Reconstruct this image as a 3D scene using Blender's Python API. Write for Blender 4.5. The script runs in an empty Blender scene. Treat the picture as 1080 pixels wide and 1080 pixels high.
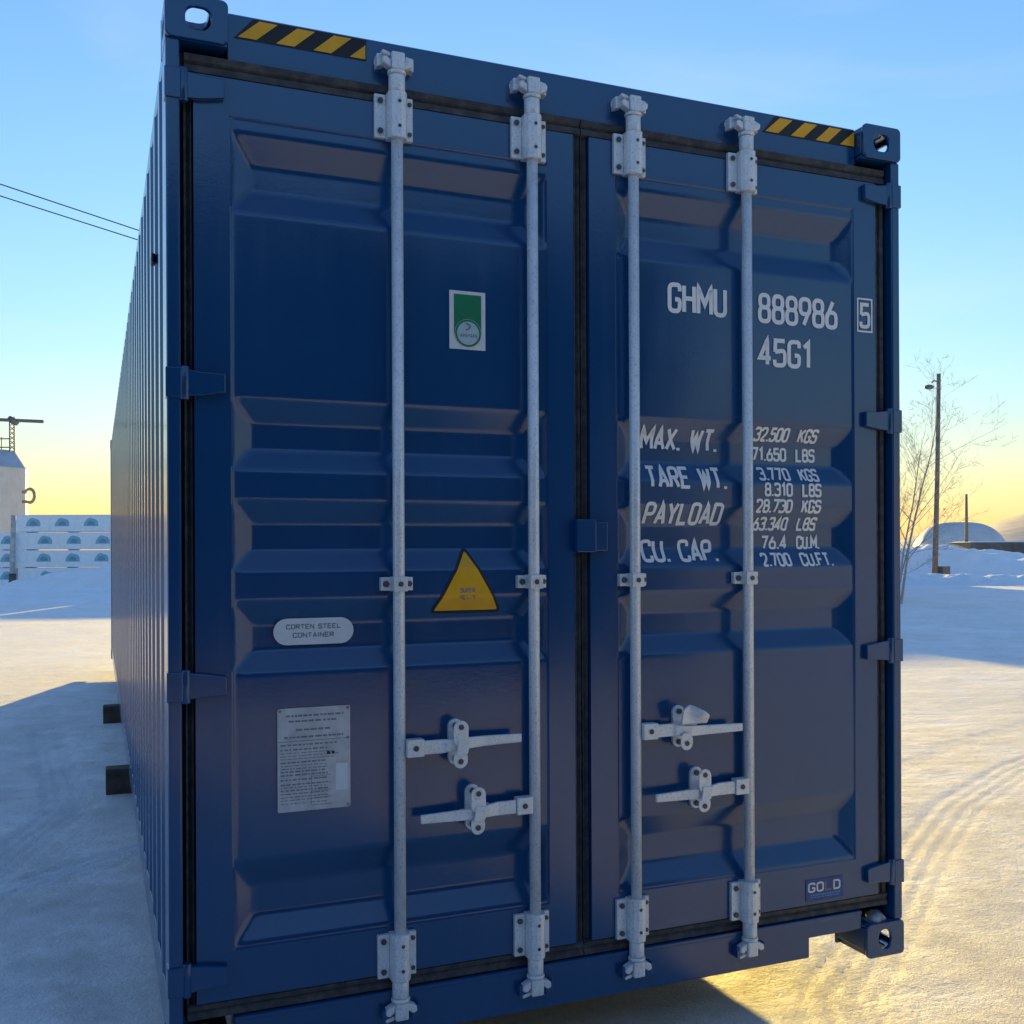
import bpy, bmesh, math, random
import numpy as np
from mathutils import Matrix, Vector
R = math.radians
SC = bpy.context.scene
COL = SC.collection
random.seed(7); rng = np.random.default_rng(11)

# ------------------------------------------------------------------ camera
CAM = np.array([-0.1735, -2.8966, 1.4235])
YAW, PITCH, ROLL = R(22.5797), R(0.0526), R(-0.2474)
cd = bpy.data.cameras.new('camera'); cam = bpy.data.objects.new('camera', cd); COL.objects.link(cam)
_f = np.array([math.sin(YAW)*math.cos(PITCH), math.cos(YAW)*math.cos(PITCH), math.sin(PITCH)])
_r = np.array([math.cos(YAW), -math.sin(YAW), 0.0]); _u = np.cross(_r, _f)
_r2 = _r*math.cos(ROLL)+_u*math.sin(ROLL); _u2 = -_r*math.sin(ROLL)+_u*math.cos(ROLL)
cam.matrix_world = Matrix([[_r2[0], _u2[0], -_f[0], CAM[0]], [_r2[1], _u2[1], -_f[1], CAM[1]],
                           [_r2[2], _u2[2], -_f[2], CAM[2]], [0, 0, 0, 1]])
cd.sensor_width = 36; cd.lens = 36.78
cd.shift_x = -0.0195; cd.shift_y = 0.0356
cd.clip_start = 0.05; cd.clip_end = 6000
SC.camera = cam

# ------------------------------------------------------------------ sky, sun, exposure
SUN_EL, SUN_AZ = R(7.5), R(20.3)          # azimuth clockwise from +Y
w = bpy.data.worlds.new('World'); SC.world = w; w.use_nodes = True
nt = w.node_tree; sk = nt.nodes.new('ShaderNodeTexSky'); sk.sky_type = 'NISHITA'
sk.sun_disc = False; sk.sun_elevation = SUN_EL; sk.sun_rotation = SUN_AZ
sk.air_density = 1.68; sk.dust_density = 0.08; sk.ozone_density = 4.2; sk.altitude = 0
_wb = nt.nodes.new('ShaderNodeMix'); _wb.data_type = 'RGBA'; _wb.blend_type = 'MULTIPLY'; _wb.inputs[0].default_value = 1.0
_wb.inputs[7].default_value = (0.89, 0.95, 1.22, 1)          # cool daylight white balance
_tc = nt.nodes.new('ShaderNodeTexCoord'); _mp = nt.nodes.new('ShaderNodeMapping'); _mp.inputs['Scale'].default_value = (2.2, 2.2, 9.0)
_cn = nt.nodes.new('ShaderNodeTexNoise'); _cn.inputs['Scale'].default_value = 1.3; _cn.inputs['Detail'].default_value = 6; _cn.inputs['Distortion'].default_value = .6
_cr = nt.nodes.new('ShaderNodeValToRGB'); _cr.color_ramp.elements[0].position = .42; _cr.color_ramp.elements[1].position = .78
_cr.color_ramp.elements[1].color = (.16, .16, .16, 1)         # thin high cirrus
_ci = nt.nodes.new('ShaderNodeMix'); _ci.data_type = 'RGBA'; _ci.inputs[7].default_value = (4.2, 3.6, 2.7, 1)
nt.links.new(_tc.outputs['Generated'], _mp.inputs['Vector']); nt.links.new(_mp.outputs[0], _cn.inputs['Vector']); nt.links.new(_cn.outputs['Fac'], _cr.inputs['Fac'])
nt.links.new(_cr.outputs['Color'], _ci.inputs[0]); nt.links.new(sk.outputs[0], _ci.inputs[6])
nt.links.new(_ci.outputs[2], _wb.inputs[6]); nt.links.new(_wb.outputs[2], nt.nodes['Background'].inputs[0])
nt.nodes['Background'].inputs[1].default_value = 0.10
ld = bpy.data.lights.new('sun', 'SUN'); ld.energy = 4.0; ld.angle = R(0.5); ld.color = (1.0, 0.69, 0.17)
sun = bpy.data.objects.new('sun', ld); COL.objects.link(sun)
_s = Vector((math.sin(SUN_AZ)*math.cos(SUN_EL), math.cos(SUN_AZ)*math.cos(SUN_EL), math.sin(SUN_EL)))
sun.rotation_euler = _s.to_track_quat('Z', 'Y').to_euler(); sun.location = (10, 20, 12)
SC.view_settings.view_transform = 'Standard'; SC.view_settings.look = 'None'
SC.view_settings.exposure = 1.62; SC.view_settings.gamma = 1.0

# ------------------------------------------------------------------ helpers
def tag(o, label=None, cat=None, group=None, kind=None):
    if label: o['label'] = label
    if cat: o['category'] = cat
    if group: o['group'] = group
    if kind: o['kind'] = kind
    return o
def empty(name, loc, rz=0.0):
    o = bpy.data.objects.new(name, None); COL.objects.link(o); o.location = loc; o.rotation_euler = (0, 0, rz)
    o.empty_display_size = 0.2
    return o
class MB:
    """collects shapes for one mesh"""
    def __init__(s): s.v = []; s.f = []; s.m = []; s.sm = []
    def add(s, verts, faces, mat=0, smooth=False):
        n = len(s.v); s.v.extend([tuple(map(float, q)) for q in verts])
        for f in faces: s.f.append([n+i for i in f]); s.m.append(mat); s.sm.append(smooth)
        return s
    def box(s, x0, x1, y0, y1, z0, z1, mat=0):
        v = [(x0,y0,z0),(x1,y0,z0),(x1,y1,z0),(x0,y1,z0),(x0,y0,z1),(x1,y0,z1),(x1,y1,z1),(x0,y1,z1)]
        return s.add(v, [(0,3,2,1),(4,5,6,7),(0,1,5,4),(1,2,6,5),(2,3,7,6),(3,0,4,7)], mat)
    def tube(s, pts, rad, n=12, mat=0, cap=True, smooth=True):
        P = [np.array(p, float) for p in pts]
        rad = [rad]*len(P) if np.isscalar(rad) else rad
        vs = []; up = None
        for i, p in enumerate(P):
            t = P[min(i+1, len(P)-1)]-P[max(i-1, 0)]; t = t/(np.linalg.norm(t)+1e-12)
            if up is None:
                a = np.array([0,0,1.0]) if abs(t[2]) < .9 else np.array([1.0,0,0])
                up = np.cross(t, a)
            up = up-t*(up@t); up /= np.linalg.norm(up)+1e-12; b = np.cross(t, up)
            for k in range(n):
                an = 2*math.pi*k/n; vs.append(p+rad[i]*(math.cos(an)*up+math.sin(an)*b))
        fs = [(i*n+k, i*n+(k+1) % n, (i+1)*n+(k+1) % n, (i+1)*n+k) for i in range(len(P)-1) for k in range(n)]
        s.add(vs, fs, mat, smooth)
        if cap:
            o = len(s.v)-len(vs)
            s.f.append([o+k for k in range(n)][::-1]); s.m.append(mat); s.sm.append(False)
            s.f.append([o+(len(P)-1)*n+k for k in range(n)]); s.m.append(mat); s.sm.append(False)
        return s
    def prism(s, outline, axis, a, b, mat=0):
        """outline: 2D polygon; axis 'x': pts are (y,z); 'y': (x,z); 'z': (x,y)"""
        def mk(p, h):
            return {'x': (h, p[0], p[1]), 'y': (p[0], h, p[1]), 'z': (p[0], p[1], h)}[axis]
        n = len(outline); v = [mk(p, a) for p in outline]+[mk(p, b) for p in outline]
        return s.add(v, [tuple(range(n))[::-1], tuple(range(n, 2*n))]+[(i, (i+1) % n, n+(i+1) % n, n+i) for i in range(n)], mat)
    def plate_hole(s, outer, hole, axis, a, b, mat=0):
        """plate with a hole: outer & hole same vertex count rings"""
        def mk(p, h):
            return {'x': (h, p[0], p[1]), 'y': (p[0], h, p[1]), 'z': (p[0], p[1], h)}[axis]
        n = len(outer)
        v = [mk(p, a) for p in outer]+[mk(p, a) for p in hole]+[mk(p, b) for p in outer]+[mk(p, b) for p in hole]
        f = []
        for i in range(n):
            j = (i+1) % n
            f += [(i, j, n+j, n+i), (2*n+j, 2*n+i, 3*n+i, 3*n+j), (j, i, 2*n+i, 2*n+j), (n+i, n+j, 3*n+j, 3*n+i)]
        return s.add(v, f, mat)
    def build(s, name, mat, parent=None, bevel=0.0, seg=2, recalc=True, smooth_all=False):
        me = bpy.data.meshes.new(name); me.from_pydata(s.v, [], s.f)
        for m in (mat if isinstance(mat, (list, tuple)) else [mat]): me.materials.append(m)
        me.polygons.foreach_set('material_index', s.m)
        me.polygons.foreach_set('use_smooth', [bool(q) or smooth_all for q in s.sm])
        if recalc:
            bm = bmesh.new(); bm.from_mesh(me); bmesh.ops.recalc_face_normals(bm, faces=bm.faces[:]); bm.to_mesh(me); bm.free()
        me.update()
        o = bpy.data.objects.new(name, me); COL.objects.link(o)
        if parent is not None:
            o.parent = parent
            if parent.type == 'EMPTY' and not parent.get('local_space'): o.location = -parent.location
        if bevel:
            b = o.modifiers.new('edge_bevel', 'BEVEL'); b.width = bevel; b.segments = seg; b.limit_method = 'ANGLE'; b.angle_limit = R(35)
        return o

def rot_copy(o, parent=None):
    c = o.copy(); COL.objects.link(c)
    if parent is not None: c.parent = parent
    for ch in list(o.children): rot_copy(ch, c)
    return c

# ---- materials
class NT:
    def __init__(s, name):
        s.m = bpy.data.materials.new(name); s.m.use_nodes = True; s.t = s.m.node_tree; s.b = s.t.nodes['Principled BSDF']
        s.tc = s.n('ShaderNodeTexCoord')
    def n(s, typ, **kw):
        nd = s.t.nodes.new(typ)
        for k, v in kw.items(): setattr(nd, k, v)
        return nd
    def lk(s, a, b): s.t.links.new(a, b)
    def noise(s, scale, detail=4, rough=.55, vec=None, dist=0.0):
        nd = s.n('ShaderNodeTexNoise'); nd.inputs['Scale'].default_value = scale; nd.inputs['Detail'].default_value = detail
        nd.inputs['Roughness'].default_value = rough; nd.inputs['Distortion'].default_value = dist
        s.lk(vec if vec is not None else s.tc.outputs['Object'], nd.inputs['Vector']); return nd.outputs['Fac']
    def mapv(s, scale=(1,1,1), rot=(0,0,0)):
        mp = s.n('ShaderNodeMapping'); mp.inputs['Scale'].default_value = scale; mp.inputs['Rotation'].default_value = rot
        s.lk(s.tc.outputs['Object'], mp.inputs['Vector']); return mp.outputs['Vector']
    def ramp(s, fac, stops):
        r = s.n('ShaderNodeValToRGB'); e = r.color_ramp.elements
        while len(e) < len(stops): e.new(.5)
        for el, (p, c) in zip(e, stops):
            el.position = p; el.color = (c, c, c, 1) if np.isscalar(c) else (*c, 1)
        s.lk(fac, r.inputs['Fac']); return r.outputs['Color']
    def mix(s, fac, a, b):
        m = s.n('ShaderNodeMix', data_type='RGBA')
        for sock, v in ((m.inputs[0], fac), (m.inputs[6], a), (m.inputs[7], b)):
            if hasattr(v, 'is_output'): s.lk(v, sock)
            elif np.isscalar(v): sock.default_value = v
            else: sock.default_value = (*v, 1)
        return m.outputs[2]
    def math(s, op, a, b=0.0):
        m = s.n('ShaderNodeMath', operation=op)
        for sock, v in ((m.inputs[0], a), (m.inputs[1], b)):
            if hasattr(v, 'is_output'): s.lk(v, sock)
            else: sock.default_value = v
        return m.outputs[0]
    def set(s, **kw):
        for k, v in kw.items():
            sock = s.b.inputs[k.replace('_', ' ')]
            if hasattr(v, 'is_output'): s.lk(v, sock)
            elif np.isscalar(v): sock.default_value = v
            else: sock.default_value = (*v, 1) if len(v) == 3 else v
        return s
    def bump(s, h, strength=.3, dist=.01, normal=None):
        b = s.n('ShaderNodeBump'); b.inputs['Strength'].default_value = strength; b.inputs['Distance'].default_value = dist
        s.lk(h, b.inputs['Height'])
        if normal is not None: s.lk(normal, b.inputs['Normal'])
        s.lk(b.outputs['Normal'], s.b.inputs['Normal']); return b.outputs['Normal']

def simple(name, c, rough=.6, metal=0.0, var=.18, scale=14, bump=.0, spec=.5):
    k = NT(name); f = k.noise(scale, 5, .6)
    dk = tuple(v*(1-var) for v in c); lt = tuple(min(1, v*(1+var)) for v in c)
    k.set(Base_Color=k.ramp(f, [(.3, dk), (.7, lt)]), Roughness=rough, Metallic=metal, Specular_IOR_Level=spec)
    if bump: k.bump(f, bump, .01)
    return k.m

NAVY = (0.0006, 0.060, 0.180)
def paint(name, navy=NAVY, rough=(.11, .24)):
    k = NT(name)
    big = k.noise(1.6, 4, .6); streak = k.noise(1.0, 5, .6, k.mapv((26, 26, 1.1))); fine = k.noise(95, 3, .7)
    c = k.mix(k.ramp(big, [(.35, 0.0), (.75, .35)]), navy, tuple(v*1.2+.0008 for v in navy))
    c = k.mix(k.ramp(streak, [(.56, 0.0), (.8, .10)]), c, (.05, .10, .18))       # faint dusty runs
    scuff = k.noise(7, 8, .75)
    scr = k.noise(1.0, 7, .8, k.mapv((2.2, 2.2, 120), (0, R(14), 0)))
    c = k.mix(k.ramp(scr, [(.68, 0.0), (.71, .35)]), c, (.05, .09, .16))        # fine sideways scratches
    rst = k.noise(11, 8, .8)
    c = k.mix(k.ramp(rst, [(.715, 0.0), (.745, .8)]), c, (.10, .035, .015))       # rust specks
    c = k.mix(k.ramp(scuff, [(.66, 0.0), (.70, .4)]), c, (.04, .07, .13))       # small scuffs
    k.set(Base_Color=c, Roughness=k.ramp(k.math('ADD', k.math('MULTIPLY', big, .6), k.math('MULTIPLY', streak, .4)), [(.3, rough[0]), (.7, rough[1])]),
          Specular_IOR_Level=.85)
    k.bump(k.math('ADD', fine, k.math('MULTIPLY', big, 2.0)), .06, .004)
    return k.m
M_NAVY = paint('navy_container_paint')
M_ROOF = paint('navy_roof_paint')

k = NT('galvanised_steel')
sp = k.noise(160, 3, .7); bl = k.noise(22, 5, .65); ru = k.noise(34, 6, .7)
c = k.mix(k.ramp(bl, [(.3, 0.0), (.7, 1.0)]), (.72, .75, .78), (.88, .89, .90))
c = k.mix(k.ramp(sp, [(.54, 0.0), (.70, .65)]), c, (.30, .31, .33))
c = k.mix(k.ramp(ru, [(.66, 0.0), (.76, .55)]), c, (.20, .10, .05))
k.set(Base_Color=c, Metallic=.25, Roughness=k.ramp(bl, [(.3, .30), (.7, .50)])); k.bump(sp, .12, .004)
M_GALV = k.m
M_BOLT = simple('dull_bolt_steel', (.10, .10, .11), .5, .6)
k = NT('dirty_rubber_gasket')
g1 = k.noise(26, 6, .7); g2 = k.noise(90, 3, .7)
k.set(Base_Color=k.mix(k.ramp(g1, [(.42, 0.0), (.66, .8)]), (.036, .040, .048), (.115, .108, .100)), Roughness=.75)
k.bump(g2, .3, .004); M_GASK = k.m
M_BLACK = simple('black_print', (.012, .012, .014), .5)
M_YEL = simple('yellow_vinyl', (.88, .43, .006), .42, 0, .1)
k = NT('white_lettering_paint')
f = k.noise(120, 4, .7); k.set(Base_Color=k.ramp(f, [(.26, .60), (.38, .90)]), Roughness=.5); M_WHITE = k.m
M_STK = simple('white_sticker', (.72, .74, .76), .4, 0, .05)
M_GREEN = simple('green_print', (.004, .20, .085), .45, 0, .08)
M_MINT = simple('pale_green_print', (.42, .56, .60), .45, 0, .08)
M_GREYTXT = simple('grey_print', (.20, .22, .24), .5, 0, .2)
M_PLATE = simple('brushed_data_plate', (.55, .57, .60), .42, .25, .15, 30)
M_LBLUE = simple('bright_blue_sticker', (.008, .065, .25), .4)
M_SKYB = simple('light_blue_print', (.10, .30, .62), .45)
M_ORANGE = simple('dull_orange_print', (.26, .16, .09), .5)
M_BEIGE = simple('faded_beige_sticker', (.52, .40, .26), .55)
M_DARK = simple('dark_underside', (.015, .018, .022), .8)
M_FLOOR = simple('floor_timber', (.12, .08, .05), .8)
# ------------------------------------------------------------------ snow materials
def snow_mat(name, base, dirt, amt, bump, fine=1.0, tracks=False):
    k = NT(name)
    mv = k.mapv((1, 1, 1))
    a = k.noise(.55, 6, .6); b = k.noise(5.5, 6, .65); c_ = k.noise(38, 4, .7)
    st = k.noise(1.0, 5, .65, k.mapv((3.0, 16.0, 4.0), (0, 0, R(28))))
    lump = k.noise(13, 4, .6, dist=.4)
    col = k.mix(k.ramp(k.math('ADD', k.math('MULTIPLY', b, .55), k.math('MULTIPLY', a, .45)), [(.40, 0.0), (.66, amt)]), base, dirt)
    col = k.mix(k.ramp(c_, [(.60, 0.0), (.74, amt*.7)]), col, tuple(v*.62 for v in dirt))
    gf = k.noise(85, 4, .8)
    col = k.mix(k.ramp(gf, [(.56, 0.0), (.72, amt)]), col, tuple(v*.70 for v in dirt))    # grit
    k.set(Base_Color=col, Roughness=k.ramp(b, [(.3, .55), (.7, .85)]), Specular_IOR_Level=.35)
    gr = k.noise(120, 3, .75); md = k.noise(60, 5, .8, dist=.5)
    vo = k.n('ShaderNodeTexVoronoi'); vo.inputs['Scale'].default_value = 46; k.lk(k.tc.outputs['Object'], vo.inputs['Vector'])
    pat = k.ramp(k.noise(1.7, 5, .7), [(.38, .25), (.66, 1.0)])                 # trodden and smooth areas
    h = k.math('ADD', k.math('MULTIPLY', b, .75), k.math('MULTIPLY', st, .40))
    cr = k.math('ADD', k.math('MULTIPLY', md, 1.0*fine), k.math('MULTIPLY', gr, .48*fine))
    cr = k.math('ADD', cr, k.math('MULTIPLY', k.math('SUBTRACT', .6, vo.outputs['Distance']), .10*fine))
    h = k.math('ADD', h, k.math('MULTIPLY', cr, pat))
    h = k.math('ADD', h, k.math('MULTIPLY', lump, .28))
    k.bump(h, bump, .028)
    return k.m
M_SNOW = snow_mat('packed_yard_snow', (.95, .965, .985), (.68, .60, .48), .42, .8)
M_BANK = snow_mat('ploughed_bank_snow', (.91, .95, .99), (.76, .77, .80), .3, .8)
M_FSNOW = simple('soft_fresh_snow', (.84, .87, .92), .7, 0, .06, 9, .4)

# ------------------------------------------------------------------ ground
GZ = -0.172
def fbm(x, y, s, seed, oct=4):
    r = np.random.default_rng(seed); o = np.zeros_like(x); amp = 1.0
    for _ in range(oct):
        for _k in range(5):
            a = r.uniform(0, 2*math.pi); ph = r.uniform(0, 6.28); fq = s*r.uniform(.7, 1.4)
            o += amp*np.sin((x*math.cos(a)+y*math.sin(a))*fq+ph)/5
        s *= 2.1; amp *= .5
    return o
def tread(x, y, pts, width, depth, pitch, fade=.25):
    """a packed wheel track with cross lugs along a polyline of points"""
    out = np.zeros_like(x); acc = 0.0
    for (x0, y0), (x1, y1) in zip(pts[:-1], pts[1:]):
        dx, dy = x1-x0, y1-y0; L = math.hypot(dx, dy); ux, uy = dx/L, dy/L
        s_ = (x-x0)*ux+(y-y0)*uy; t_ = (x-x0)*(-uy)+(y-y0)*ux
        inside = (s_ >= 0) & (s_ <= L)
        prof = np.clip((width/2-np.abs(t_))/.03, 0, 1)
        ribs = .55+.45*np.sin(t_/width*2*math.pi*4.0)
        out = np.where(inside, np.minimum(out, -depth*prof*ribs), out)
        acc += L
    return out
def ground_h(x, y):
    h = GZ+.010*fbm(x, y, .9, 3)+.0035*fbm(x, y, 6.0, 5, 3)
    # scattered low crumbs and ruts
    T1 = [(1.3, -1.6), (1.75, -.6), (2.25, .14), (2.98, .70), (3.85, 1.42), (4.70, 2.05), (5.85, 2.68), (7.4, 3.3), (10.5, 4.2)]
    h += tread(x, y, T1, .34, .007, .12)
    T2 = [(1.9, -.6), (2.7, .9), (3.6, 1.9), (4.62, 2.72), (6.2, 3.6), (8.6, 4.5), (12, 5.4)]
    h += tread(x, y, T2, .22, .005, .12)
    h += tread(x, y, [(2.4, -1.4), (3.6, -.2), (5.6, .7), (9, 1.3)], .26, .004, .12)
    for q0, q1, q2 in (((1.6, -1.2), (4.4, 3.2), (7.5, 9)), ((3.0, -1.5), (5.2, 1.5), (9.0, 4.6)), ((2.6, 3.4), (5.5, 3.9), (10, 3.7)), ((2.6, 5.8), (6, 5.2), (10, 4.0)), ((4.2, -1.5), (4.9, 1.0), (6.4, 5.0))):
        h += tread(x, y, [q0, q1, q2], .24, .0035, .12)
    T4 = [(-6, .3), (-3.0, 1.2), (-.9, 2.4), (.2, 3.2)]
    h += tread(x, y, T4, .30, .012, .12)
    h += tread(x, y, [(-4.5, -1.2), (-2.0, .9), (-.8, 2.6), (-.35, 4.2), (-.6, 7.5)], .30, .012, .12)
    h += .006*np.clip(fbm(x, y, 3.1, 77, 4)-.35, 0, 1)
    far = np.clip((np.hypot(x-2, y-4)-22)/40, 0, 1)
    h += far*.10*fbm(x, y, .16, 9)
    return h
def axis(lo, hi, st, far, grow=1.13):
    core = list(np.arange(lo, hi+st/2, st)); d = st; a = []; v = core[-1]
    while v < far: d *= grow; v += d; a.append(v)
    d = st; b = []; v = core[0]
    while v > -far: d *= grow; v -= d; b.append(v)
    return np.array(b[::-1]+core+a)
def build_ground():
    xs = axis(-3.2, 10.0, .035, 3000); ys = axis(-1.6, 12.0, .035, 3000)
    X, Y = np.meshgrid(xs, ys); Z = ground_h(X, Y)
    nx, ny = len(xs), len(ys)
    co = np.stack([X, Y, Z], -1).reshape(-1, 3)
    idx = np.arange(nx*ny).reshape(ny, nx)
    q = np.stack([idx[:-1, :-1], idx[:-1, 1:], idx[1:, 1:], idx[1:, :-1]], -1).reshape(-1, 4)
    return mesh_np('snowy_ground', co, q, M_SNOW)
def mesh_np(name, co, q, mat, parent=None):
    me = bpy.data.meshes.new(name); me.vertices.add(len(co)); me.vertices.foreach_set('co', co.astype(np.float32).ravel())
    n = len(q); me.loops.add(n*4); me.polygons.add(n)
    me.loops.foreach_set('vertex_index', q.astype(np.int32).ravel()); me.polygons.foreach_set('loop_start', np.arange(0, n*4, 4, dtype=np.int32))
    me.polygons.foreach_set('use_smooth', np.ones(n, dtype=bool))
    me.materials.append(mat); me.update(calc_edges=True); me.validate()
    o = bpy.data.objects.new(name, me); COL.objects.link(o)
    if parent is not None:
        o.parent = parent
        if parent.type == 'EMPTY': o.location = -parent.location
    return o
tag(build_ground(), kind='structure')

FW, RT = _f, _r
def at(px, d, z=None):
    """site survey: bearing (photo column) and distance -> ground position"""
    p = CAM+d*(FW+(px-561.08)/1103.4*RT)
    return np.array([p[0], p[1], GZ if z is None else z])
def hz(py, d): return CAM[2]+(578.4-py)/1103.4*d     # height of something seen at that photo row at that distance

def ridge_mound(name, crest, width, mat, seed, rough=.12, kind='structure', nseg=6, n_u=150, n_v=44):
    """a snow bank along a crest polyline [(x,y,height)...]"""
    c = np.array(crest, float); seg = np.r_[0, np.cumsum(np.hypot(*np.diff(c[:, :2], axis=0).T))]
    u = np.linspace(0, seg[-1], n_u); cx = np.interp(u, seg, c[:, 0]); cy = np.interp(u, seg, c[:, 1]); ch = np.interp(u, seg, c[:, 2])
    tx, ty = np.gradient(cx), np.gradient(cy); l = np.hypot(tx, ty); nx_, ny_ = -ty/l, tx/l
    v = np.linspace(-1, 1, n_v)
    X = cx[:, None]+nx_[:, None]*v*width; Y = cy[:, None]+ny_[:, None]*v*width
    prof = (np.cos(v*math.pi)*.5+.5)**.8
    endf = np.clip(np.minimum(u, seg[-1]-u)/(.08*seg[-1]+.01), 0, 1)**.6
    N = fbm(X, Y, .9, seed, 4)
    Z = GZ-.06+(ch*endf)[:, None]*prof*(1+rough*2.2*N)+rough*.55*prof*fbm(X, Y, 2.6, seed+1, 4)
    idx = np.arange(n_u*n_v).reshape(n_u, n_v)
    q = np.stack([idx[:-1, :-1], idx[1:, :-1], idx[1:, 1:], idx[:-1, 1:]], -1).reshape(-1, 4)
    return tag(mesh_np(name, np.stack([X, Y, Z], -1).reshape(-1, 3), q, mat), kind=kind)

# ================================================================== the container
CW, CH, CL = 2.438, 2.896, 12.192
box_root = empty('shipping_container', (CW/2, CL/2, 0))
tag(box_root, 'navy blue high cube shipping container with galvanised locking bars, resting on timbers in the snow', 'shipping container')

def ring_rect(x0, x1, z0, z1, n=8, r=.012):
    """rounded rectangle of 4*n points starting at corner (x1,z1), ccw"""
    out = []
    for cx, cz, a0 in ((x1-r, z1-r, 0), (x0+r, z1-r, 90), (x0+r, z0+r, 180), (x1-r, z0+r, 270)):
        for i in range(n):
            a = R(a0+90*i/(n-1)); out.append((cx+r*math.cos(a), cz+r*math.sin(a)))
    return out
def casting(x_out, sx, y_out, sy, z_out, sz):
    """hollow corner casting; (x_out,y_out,z_out) is its outermost corner, s* point inwards"""
    m = MB(); wx, wy, wz, t = .162, .178, .118, .014
    X = sorted((x_out, x_out+sx*wx)); Y = sorted((y_out, y_out+sy*wy)); Z = sorted((z_out, z_out+sz*wz))
    cx = x_out+sx*.085; cy = y_out+sy*.089; cz = z_out+sz*.060
    rr = .016
    m.plate_hole(ring_rect(*X, *Z, r=rr), ring_rect(cx-(.033 if sz < 0 else .027), cx+(.033 if sz < 0 else .027), cz-(.030 if sz < 0 else .034), cz+(.030 if sz < 0 else .034), r=.0265), 'y', y_out, y_out+sy*t)
    m.plate_hole(ring_rect(Y[0]+t, Y[1]-t, *Z, r=.004), ring_rect(cy-.0395, cy+.0395, cz-.0255, cz+.0255, r=.025), 'x', x_out+sx*.001, x_out+sx*t)
    m.plate_hole(ring_rect(X[0]+.0145, X[1]-.0145, Y[0]+t, Y[1]-t, r=.004), ring_rect(cx-.032, cx+.032, cy-.062, cy+.062, r=.03), 'z', z_out+sz*.001, z_out+sz*.022)
    zi = z_out+sz*wz; xi = x_out+sx*wx; yi = y_out+sy*wy
    m.box(*sorted((x_out+sx*t, xi-sx*.002)), Y[0]+t, Y[1]-t, *sorted((zi, zi-sz*t)))
    m.box(*sorted((xi, xi-sx*t)), Y[0]+t, Y[1]-t, Z[0]+.001 if sz < 0 else Z[0]+.022, Z[1]-t if sz > 0 else Z[1]-.022) if False else m.box(*sorted((xi, xi-sx*.0135)), Y[0]+t, Y[1]-t, *sorted((z_out+sz*.0225, zi-sz*.0145)))
    m.box(*X, *sorted((yi, yi-sy*.0135)), *Z)
    return m.build('corner_casting', M_NAVY, box_root, bevel=.004)
EX = .005
for xo, sx in ((-EX, 1), (CW+EX, -1)):
    for yo, sy in ((0.0, 1), (CL, -1)):
        for zo, sz in ((0.0, 1), (CH, -1)):
            casting(xo, sx, yo, sy, zo, sz)

# corner posts (door end: outer channel, inner post)
for xo, sx in ((-EX+.002, 1), (CW+EX-.002, -1)):
    m = MB()
    m.box(*sorted((xo, xo+sx*.036)), .006, .16, .119, CH-.119)
    m.box(*sorted((xo+sx*.0365, xo+sx*.072)), .085, .158, .119, CH-.119)
    m.build('corner_post', M_NAVY, box_root, bevel=.006, seg=3)
    m = MB(); m.box(*sorted((xo, xo+sx*.10)), CL-.15, CL-.006, .119, CH-.119)
    m.build('corner_post', M_NAVY, box_root, bevel=.006)

# header and sill
m = MB()
m.prism([(.046, 2.757), (.046, 2.884), (.056, 2.892), (.15, 2.892), (.15, 2.83), (.075, 2.757)], 'x', .158, CW-.158)
header = m.build('door_header', M_NAVY, box_root, bevel=.003)
SB = .034
m = MB()
m.prism([(.386, SB), (2.052, SB), (2.052, .101), (2.272, .101), (2.272, .160), (.166, .160), (.166, .101), (.386, .101)], 'y', .020, .135)
sill = m.build('door_sill', M_NAVY, box_root, bevel=.004)
m = MB(); m.box(.165, 2.273, .0175, .034, .152, .1655); m.build('sill_lip', M_NAVY, box_root, bevel=.003)

# side walls (vertical corrugation), rails, roof, end, floor
def corr_profile(L0, L1, pitch=.278, depth=.036):
    pts = []; n = int(round((L1-L0)/pitch)); p = (L1-L0)/n
    for i in range(n):
        a = L0+i*p
        pts += [(a, 0), (a+.072, 0), (a+.14, depth), (a+.212, depth)]
    pts.append((L1, 0)); return pts
for xo, sx in ((.004, 1), (CW-.004, -1)):
    pr = corr_profile(.163, CL-.16)
    v = []; f = []
    for (yy, d) in pr: v += [(xo+sx*d, yy, .155), (xo+sx*d, yy, 2.835)]
    for i in range(len(pr)-1): f.append((2*i, 2*i+2, 2*i+3, 2*i+1))
    n = len(v); v += [(a+sx*.003, b, c) for a, b, c in v]; f += [tuple(q+n for q in ff[::-1]) for ff in f]
    m = MB(); m.add(v, f); wall = m.build('side_wall', M_NAVY, box_root, bevel=0)
    m = MB(); m.box(*sorted((xo+sx*.004, xo+sx*.064)), .179, CL-.179, 2.834, 2.890); m.build('top_side_rail', M_NAVY, box_root, bevel=.005)
    m = MB(); m.box(*sorted((xo+sx*.002, xo+sx*.008)), .162, CL-.162, .022, .158)
    m.box(*sorted((xo+sx*.0085, xo+sx*.05)), .165, CL-.165, .022, .028)
    m.build('bottom_side_rail', M_NAVY, box_root, bevel=.002)
    if sx == 1:
        # faded vertical sticker, small side vent and number plate bolts near the door end
        m = MB(); m.box(xo-.0022, xo-.0005, .166, .232, .600, .835); s_ = m.build('side_sticker', M_BEIGE, wall); s_['label'] = 'faded beige upright sticker'
        m = MB(); m.box(xo-.012, xo+.0, .70, .76, 2.36, 2.39); m.build('side_vent', M_BLACK, wall, bevel=.004)
m = MB()
pr = corr_profile(.17, CL-.17, .21, .02)
v = []; f = []
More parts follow.
